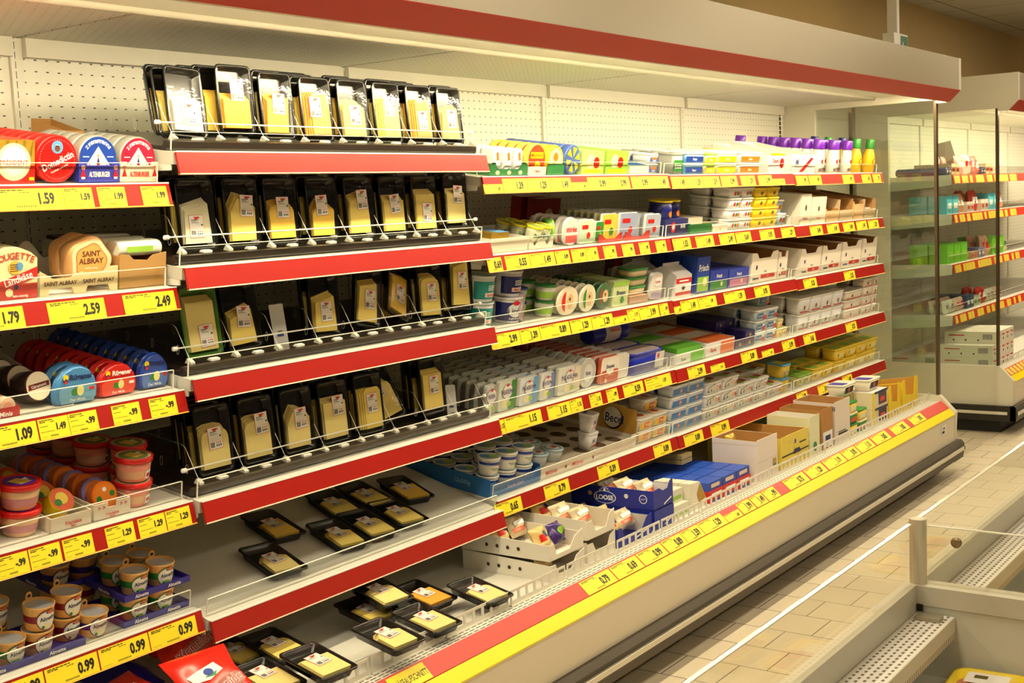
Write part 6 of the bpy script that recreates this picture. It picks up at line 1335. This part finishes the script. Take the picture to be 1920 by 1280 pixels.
RB1 = box_node(W/3*.96, .075, .046, mat((206, 40, 30), .4), both(R_(-.35, .35, .55, .8, LETT), R_(-.4, .4, .02, .22, mat((40, 60, 150), .4), -.0009), O_(-.1, .35, .14, LETT)), 'small_box'); RB2 = box_node(W/3*.96, .075, .034, mat((34, 76, 180), .4), both(R_(-.30, .30, .3, .75, mat((236, 210, 190), .4))), 'small_box')
heap(RB1, X0+W/6, -.21, z+.0005, 3, 5, 1, W/3, .080, .05, 'red small box with white band', 'small box', 'red small boxes'); heap(RB2, X0+W/6, -.205, z+.0475, 3, 5, 1, W/3, .080, .05, 'bright blue small box', 'small box', 'bright blue small boxes')
# open cartons of the margarine bay deck
def oc(a, b, H, out, inn, desc, prn=None, front=None, depth=.36, side=None, yf=-.225):
    X0, X1, z, _ = dk(a, b, None, yf); W = X1-X0; f = front or H
    spawn(open_box(W, depth, f, (H*.97, H), H, out, inn, prn, side), ((X0+X1)/2, yf, z+.0005), desc, 'carton', 'open cartons of the margarine bay')
    return (X0+X1)/2, W, z
def wl_(p, w, h): p.rect(w*.25, w*.42, h*.24, h*.42, -.0008, mat((190, 160, 90), .5)); p.rect(-w*.5, w*.5, h*.20, h*.206, -.0006, GREYP); p.rect(-w*.5, w*.5, h*.46, h*.466, -.0006, GREYP); p.rect(w*.27, w*.40, h*.24, h*.28, -.0012, GREEN)
x, W, z = oc(1421, 1458, .178, mat((232, 222, 216), .55), CARD, 'large white lidless carton with small square window', wl_, depth=.21, side=lambda p, w, h: p.rect(0, w, h*.90, h*.905, -.0006, GREYP))
spawn(N('gold_bag', bag_node(.09, .15, .04, GOLD, lambda p, w, h: p.rect(-w*.4, w*.4, h*.5, h*.8, -.001, GREEN), 31).me), (x, -.075, z+.030), 'green and gold bag standing inside the large white carton', 'bag', rx=-.2)
def yel_(p, w, h): p.rect(-w*.5, w*.5, h*.38, h*.42, -.0006, INK); p.flat([(-w*.1, h*.36), (w*.2, h*.36), (w*.15, h*.50), (-w*.05, h*.50)], -.001, NAVY); p.disc(0, h*.74, h*.07, -.0008, PURP, 10); p.rect(w*.15, w*.40, h*.62, h*.66, -.0008, INK)
oc(1466, 1516, .145, mat((226, 206, 90), .55), CARD, 'yellow opened carton with dark band beside the white one', yel_)
oc(1519, 1537, .185, mat((226, 226, 190), .55), CARDW, 'white and pale green tall carton with round green seal', lambda p, w, h: (p.disc(0, h*.22, h*.12, -.0008, GREEN, 16),), depth=.21)
oc(1541, 1562, .195, CARD, CARD, 'plain brown tall carton with white name card', lambda p, w, h: (p.rect(-w*.40, w*.42, h*.06, h*.44, -.0006, WRAP), p.rect(-w*.2, w*.25, h*.22, h*.34, -.001, NAVY)), depth=.21)
oc(1566, 1594, .205, mat((226, 216, 206), .55), CARD, 'tall white carton with rounded notch and printed codes', depth=.21, prn=lambda p, w, h: (p.rect(-w*.3, w*.3, h*.20, h*.24, -.0008, INK), p.rect(-w*.3, w*.2, h*.26, h*.28, -.0008, INKS)), side=lambda p, w, h: ([p.rect(w*.80+i*.008, w*.80+i*.008+.004, h*.82, h*.93, -.0008, NAVY) for i in range(6)], p.rect(w*.3, w*.45, h*.84, h*.90, -.0008, NAVY)))
X0, X1, z, _ = dk(1597, 1632); W = X1-X0
gy = rect_tub(W*.46, .09, .055, YT, GREEN, R_(-.3, .3, .2, .7, mat((236, 236, 200), .4))); gy2 = rect_tub(W*.46, .09, .055, GREEN, mat((236, 224, 200), .3), R_(-.3, .3, .2, .7, PRED))
for j in range(2):
    for k in range(3 if j == 0 else 2): spawn(gy if (j+k) % 2 == 0 else gy2, (X0+W*.25+W*.5*j, -.215, z+.0005+.0556*k), 'green and yellow tub near the end, stack %s, %s up' % (ORD[j], ORD[k]), 'tub', 'green and yellow tubs')
X0, X1, z, _ = dk(1638, 1666); W = X1-X0
def hb_(p, w, h): p.rect(-w*.5, -w*.36, 0, h, -.0006, YELS); p.rect(-w*.1, w*.42, h*.15, h*.85, -.0006, mat((60, 40, 60), .4)); p.rect(0, w*.3, h*.3, h*.6, -.001, PRED); p.rect(-w*.36, w*.5, h*.86, h, -.0008, NAVY)
hb = box_node(W, .10, .085, mat((226, 214, 180), .5), hb_, 'carton', topm=mat((232, 228, 226), .5))
for j in range(4):
    for k in range(2): spawn(hb, ((X0+X1)/2, -.22+.104*j, z+.0005+.0862*k), 'white and violet margarine carton on the deck, %s back, %s up' % (ORD[j], ORD[k]), 'carton', 'white and violet cartons')
hb2 = box_node(W, .10, .16, mat((196, 168, 110), .6), None, 'carton', topm=mat((232, 228, 226), .5))
for j in range(1): spawn(hb2, ((X0+X1)/2-W*1.03, -.104, z+.0005), 'brown sided carton behind the green and yellow tubs', 'carton')
def tb(p, w, h): p.rect(-w*.32, w*.32, h*.25, h*.85, -.0006, INK); p.disc(0, h*.55, h*.24, -.001, PRED, 12)
tbm = rect_tub(W*.80, .10, .062, mat((236, 228, 206), .35), mat((246, 238, 216), .3), tb, lambda p, w, d: p.rect(-w*.45, 0, d*.1, d*.9, -.001, mat((70, 60, 170), .4)), taper=.74)
spawn(tbm, ((X0+X1)/2-.01, -.20, z+.1740), 'white tapered margarine tub with dark label on the cartons', 'tub', 'white tapered tubs'); spawn(tbm, ((X0+X1)/2-W*.98, -.145, z+.1740), 'white tapered margarine tub half behind the dark labelled one', 'tub', 'white tapered tubs')
YC = mat((236, 206, 40), .5)
for i, (a, b) in enumerate(((1669, 1690), (1694, 1722))):
    X0, X1, z, _ = dk(a, b); W = X1-X0; h = .115; X1 = min(X1, 3.735)
    nt = [(-W/2, h*1.45), (-W*.36, h*1.5), (-W*.30, h*.75), (W*.24, h*.62), (W*.32, h*1.5), (W/2, h*1.45)]
    spawn(open_box(W, .34, h, (h*1.4, h*1.0), h*1.0, YC, mat((200, 150, 60), .6), lambda p, w, hh: p.rect(-w*.2, w*.2, hh*.2, hh*.26, -.0008, INK), None, nt), (min((X0+X1)/2, 3.742-W/2), -.222, z+.0005), 'yellow cut away carton by the glass end, %s along' % ORD[i], 'carton', 'yellow cut away cartons')

# ------------------------------------------------------------------ the farther cabinet: shelves and goods
FZ = (1.675, 1.418, 1.088, .751); FX0 = 5.075
def far_shelf(i):
    z = FZ[i]; x1 = 8.7; k = []
    k.append(N('shelf_board', MB().box(FX0, x1, .010, .56, z-.030, z, WHITE)))
    k.append(N('end_bracket', MB().prism([(.56, z-.10), (.56, z-.030), (.012, z-.030), (.012, z-.065), (.10, z-.075)], FX0, FX0+.004, 'x', mat((222, 222, 206), .4))))
    k.append(N('price_rail', MB().prism([(.004, z+.001), (.010, z+.001), (0, z-.058), (-.007, z-.058)], FX0, x1, 'x', mat((206, 60, 44), .35))))
    lp = MB().box(FX0+.01, x1, .034, .037, z+.002, z+.055, ACR); lp.box(FX0+.01, x1, .0335, .0375, z+.055, z+.0575, ACRE); k.append(N('front_lip', lp))
    spawn(N('shelf', None, k), (0, 0, 0), 'white shelf of the farther cabinet, %s from the top' % ORD[i], 'shelf', 'shelves of the farther cabinet')
    rnd = random.Random(40+i); x = FX0+.02; n = 0
    while x < 6.75 and n < 18:
        w_ = rnd.choice((.055, .06, .075))
        spawn(N('price_tag', MB().box(0, w_, -.0006, 0, 0, .050, mat((238, 206, 70), .45))), (x, -.0068, z-.0555), 'far yellow price tag, %s along the %s rail of the farther cabinet' % (ORD[n], SHN[i]), 'price tag', 'price tags of the farther cabinet', rx=-.17)
        x += w_+rnd.choice((.004, .004, .05, .08)); n += 1
for i in range(4): far_shelf(i)
def pouch(c, c2, w=.085, h=.13): return bag_node(w, h, .04, c, lambda p, ww, hh: p.rect(-ww*.3, ww*.3, hh*.35, hh*.65, -.001, c2), int(c.name_full.__hash__() % 97) if False else 5, 'pouch')
SAL = mat((226, 170, 160), .4); FR_ = [
 (0, [('sausage', mat((60, 60, 110), .3), WRAP, .05, .07, 'dark blue rolled pack'), ('box', mat((214, 190, 150), .45), PRED, .09, .075, 'tan box'), ('bag', mat((236, 170, 160), .35), LETT, .08, .13, 'pink pouch'), ('bag', mat((238, 226, 214), .35), PRED, .08, .14, 'pale pouch'), ('bag', mat((226, 120, 110), .35), LETT, .08, .13, 'salmon pouch')]),
 (1, [('box', mat((90, 190, 214), .45), LETT, .13, .12, 'turquoise carton'), ('bag', mat((226, 150, 110), .4), LETT, .09, .13, 'orange pouch'), ('box', mat((214, 200, 190), .45), PRED, .08, .07, 'pale box'), ('bag', mat((200, 40, 40), .4), LETT, .08, .15, 'red pouch'), ('box', mat((232, 216, 206), .45), PRED, .09, .08, 'white box')]),
 (2, [('box', mat((110, 196, 40), .45), LGREEN, .15, .13, 'bright green carton'), ('bag', mat((206, 216, 150), .4), GREEN, .08, .12, 'pale green pouch'), ('box', mat((200, 150, 110), .45), PRED, .08, .05, 'tan tray'), ('box', mat((110, 110, 150), .45), LETT, .08, .07, 'grey blue pack'), ('bag', mat((206, 150, 130), .4), PRED, .09, .15, 'speckled pouch')]),
 (3, [('bag', mat((222, 222, 206), .4), GREYP, .11, .09, 'white pouch'), ('bag', mat((226, 196, 170), .4), PRED, .10, .09, 'tan pouch'), ('box', mat((60, 80, 120), .45), LETT, .08, .09, 'dark blue carton'), ('box', mat((196, 206, 190), .45), GREEN, .08, .07, 'pale box'), ('bag', mat((200, 44, 40), .4), LETT, .09, .12, 'red pouch')])]
for i, kinds in FR_:
    z = FZ[i]+.0006; x = FX0+.05
    for n in range(14):
        kd, c, c2, w_, h_, nm = kinds[n//2 % 5] if i != 2 or n > 2 else kinds[0]
        x += w_/2
        if kd == 'box': nd = box_node(w_*.95, .12, h_, c, both(R_(-.3, .3, .3, .6, c2)), 'box')
        elif kd == 'bag': nd = bag_node(w_*.98, h_, .045, c, lambda p, ww, hh: p.rect(-ww*.3, ww*.3, hh*.35, hh*.65, -.001, c2), 50+n, 'pouch')
        else: nd = N('cheese_roll', MB().lathe([(.02, 0), (.026, .01), (.026, .16), (.02, .17)], c, 12, 'y', 0, .026), [N('foil_label', MB().rect(-.016, .016, .018, .034, -.0008, c2), fix=False)])
        for k in range(2): spawn(nd, (x, .058+(.17 if kd == 'sausage' else .13 if kd == 'box' else .085)*k+(.03 if kd == 'bag' else 0), z), '%s, place %d on the %s farther shelf%s' % (nm, n+1, SHN[i], '' if k == 0 else ', behind'), 'pack', '%ss of the farther cabinet' % nm, rx=-.12 if kd == 'bag' else 0)
        x += w_/2+.006
spawn(N('price_card', MB().prism([(0, 0), (.11, 0), (.16, .15), (.05, .17)], 0, .002, 'x', mat((170, 160, 150), .5))), (FX0+.42, .09, FZ[0]+.066), 'grey slanted display card on the top farther shelf', 'display card')
wbx = box_node(.30, .13, .075, mat((228, 222, 206), .5), both(R_(-.40, -.10, .62, .72, PRED), R_(.30, .44, .35, .8, mat((90, 90, 110), .5)), O_(-.2, .3, .08, INK), O_(.1, .3, .08, INK)), 'carton')
def sidep(n): return n
wb3 = MB().box(0, .10, 0, .34, 0, .078, mat((230, 224, 208), .5)); pp = MB(); pp.rect(.03, .13, .050, .056, -.0008, PRED); [pp.rect(.25+.008*i, .254+.008*i, .026, .062, -.0008, mat((80, 80, 110), .5)) for i in range(8)]; [pp.disc(c, .022, .006, -.0008, INK, 8) for c in (.06, .14, .22)]
pp.v = [(-.0008+y, .34-x, z2) for x, y, z2 in pp.v]; pf = MB(); pf.rect(.02, .08, .045, .055, -.0008, PRED); pf.disc(.05, .022, .010, -.0008, INK, 8)
ND = N('carton', wb3, [N('side_print', pp, fix=False), N('front_print', pf, fix=False)])
for j in range(5):
    for k in range(3 if j else 2):
        spawn(ND, (FX0+.03+.106*j, -.235, .3985+.0785*k), 'white milk carton tray on the farther deck, column %s, layer %s' % (ORD[j], ORD[k]), 'carton', 'white carton trays on the farther deck')
for j in range(3): spawn(ND, (FX0+.04+.106*j, .115, .3985), 'white carton tray at the back of the farther deck, column %s' % ORD[j], 'carton', 'white carton trays on the farther deck')
spawn(_g, (FX0+.0, -.250, .4015), 'white slotted guard on the farther deck, first after its glass end', 'guard'); spawn(_g, (FX0+.3125, -.250, .4015), 'white slotted guard on the farther deck, second after its glass end', 'guard'); spawn(_g, (FX0+.625, -.250, .4015), 'white slotted guard on the farther deck, third after its glass end', 'guard')
for j in range(10):
    spawn(N('price_tag', MB().box(0, .062, -.0006, 0, 0, .052, mat((238, 206, 90), .45))), (FX0+.02+.085*j, -.3563, .3705), 'far yellow price tag, %s along the sloping farther deck rail' % ORD[j], 'price tag', 'price tags of the farther deck', rx=-sl_t)

# ------------------------------------------------------------------ glass sided chest freezer in the foreground
FG = mat((206, 200, 184), .4, .15, var=.03, vscale=3); FI = mat((214, 212, 198), .35, var=.02, vscale=2)
FGL = clear('freezer_glass', (.955, .955, .92), .02, .05, .35, 0, 3, (1, .96, .86))
GR2 = slotted('freezer_grille', (226, 222, 214), ('X', 'Y'), (.0175, .0135), (.0100, .0055), stagger=True, dark=(.16, .12, .10)); GR3 = slotted('freezer_grille_front', (214, 206, 184), ('X', 'Z'), (.0125, .060), (.0060, .028), dark=(.30, .25, .15))
def freezer():
    k = []; ya, yb = -1.600, -2.62; xa, xm, xb = -2.55, -.715, 1.35
    k.append(N('outer_wall', MB().box(xa, xb, ya-.028, ya, .09, .790, FG)))
    k.append(N('rear_wall', MB().box(xa, xb, yb, yb+.03, .09, .790, FG)))
    for n, x in (('end_wall', xa), ('end_wall', xb-.03)): k.append(N(n, MB().box(x, x+.03, yb+.03, ya-.028, .09, .790, FG)))
    k.append(N('base', MB().box(xa+.06, xb-.06, yb+.06, ya-.06, 0, .09, mat((40, 38, 34), .5))))
    k.append(N('floor_pan', MB().box(xa+.03, xb-.03, yb+.03, ya-.028, .565, .600, FI)))
    k.append(N('partition', MB().box(xm-.018, xm+.018, yb+.03, ya-.028, .600, .750, FI)))
    k.append(N('cross_frame', MB().box(xm-.024, xm+.024, yb+.03, ya-.028, .750, .790, FG)))
    for x0, x1 in ((xa+.03, xm-.020), (xm+.020, xb-.03)):
        k.append(N('grille', MB().box(x0, x1-.002, ya-.104, ya-.029, .728, .734, GR2)))
        k.append(N('grille_front', MB().box(x0, x1-.002, ya-.106, ya-.1045, .690, .734, GR3)))
        gl = MB().box(x0, x1-(.012 if x1 < 0 else 0), ya-.022, ya-.014, .790, .918, FGL); k.append(N('side_glass', gl))
        k.append(N('glass_edge', MB().box(x0, x1-(.012 if x1 < 0 else 0), ya-.0225, ya-.0135, .918, .9205, mat((250, 244, 226), .15, spec=1.0))))
    k.append(N('cross_glass', MB().box(xm-.004, xm+.004, yb+.05, ya-.046, .790, .912, FGL), [N('knob', MB().lathe([(.004, xm-.010), (.011, xm-.008), (.011, xm-.004)], mat((150, 130, 96), .3, .6), 14, 'x', ya-.105, .885))]))
    k.append(N('cross_glass_edge', MB().box(xm-.0045, xm+.0045, yb+.05, ya-.046, .912, .914, ACRE)))
    post = rr(.030, .034, .012, 4, xm-.002, ya-.026); k.append(N('corner_post', MB().prism(post, .785, .926, 'z', mat((206, 198, 176), .35, .3), smooth=False)))
    k.append(N('clip', MB().box(xm-.075, xm-.045, ya-.090, ya-.040, .7345, .742, mat((170, 160, 140), .3, .5))))
    k.append(N('corner_plug', MB().box(xm-.0275, xm-.0245, ya-.042, ya-.030, .738, .752, BLACK)))
    return spawn(N('chest_freezer', None, k), (0, 0, 0), 'pale chest freezer with glass rim in the near aisle', 'freezer')
freezer()
def meat_tray(c, lab):
    o = lambda s, w=.15, d=.20: rr(w*s, d*s, .03, 5, 0, 0)
    t = MB().loft([(o(.78), 0), (o(.96), .034), (o(1.0), .036), (o(1.0), .039), (o(.93), .039), (o(.74), .004)], 'z', mat((238, 208, 40), .3))
    m = MB().loft([(o(.74), .0045), (o(.86), .024), (o(.74), .030)], 'z', mat(c, .5, var=.2, vscale=40))
    s = MB().box(-.045, .035, .02, .075, .0405, .0409, LABEL); l = MB().box(-.03, -.005, .045, .062, .0411, .0413, INKS); r_ = MB().box(0, .055, -.03, .012, .0405, .0409, mat((196, 84, 66), .45))
    return N('meat_tray', t, [N('meat', m), N('label_sticker', s, [N('label_print', l)]), N('red_label', r_)])
q = Vector((-.850, -1.795, 0))
spawn(meat_tray((206, 130, 90), 0), (q.x, q.y, .6006), 'yellow plastic tray of packed meat with pale label in the freezer', 'meat tray', rz=-1.50)
spawn(meat_tray((190, 110, 80), 0), (q.x, q.y-.20, .6006), 'yellow plastic meat tray farther inside, beside the partition', 'meat tray', rz=-1.5)
for j in range(4): spawn(meat_tray((216, 150, 80), 0), (-.56+.22*j, -1.82, .6006), 'yellow meat tray in the far freezer section, %s from the partition' % ORD[j], 'meat tray', 'meat trays in the far section')
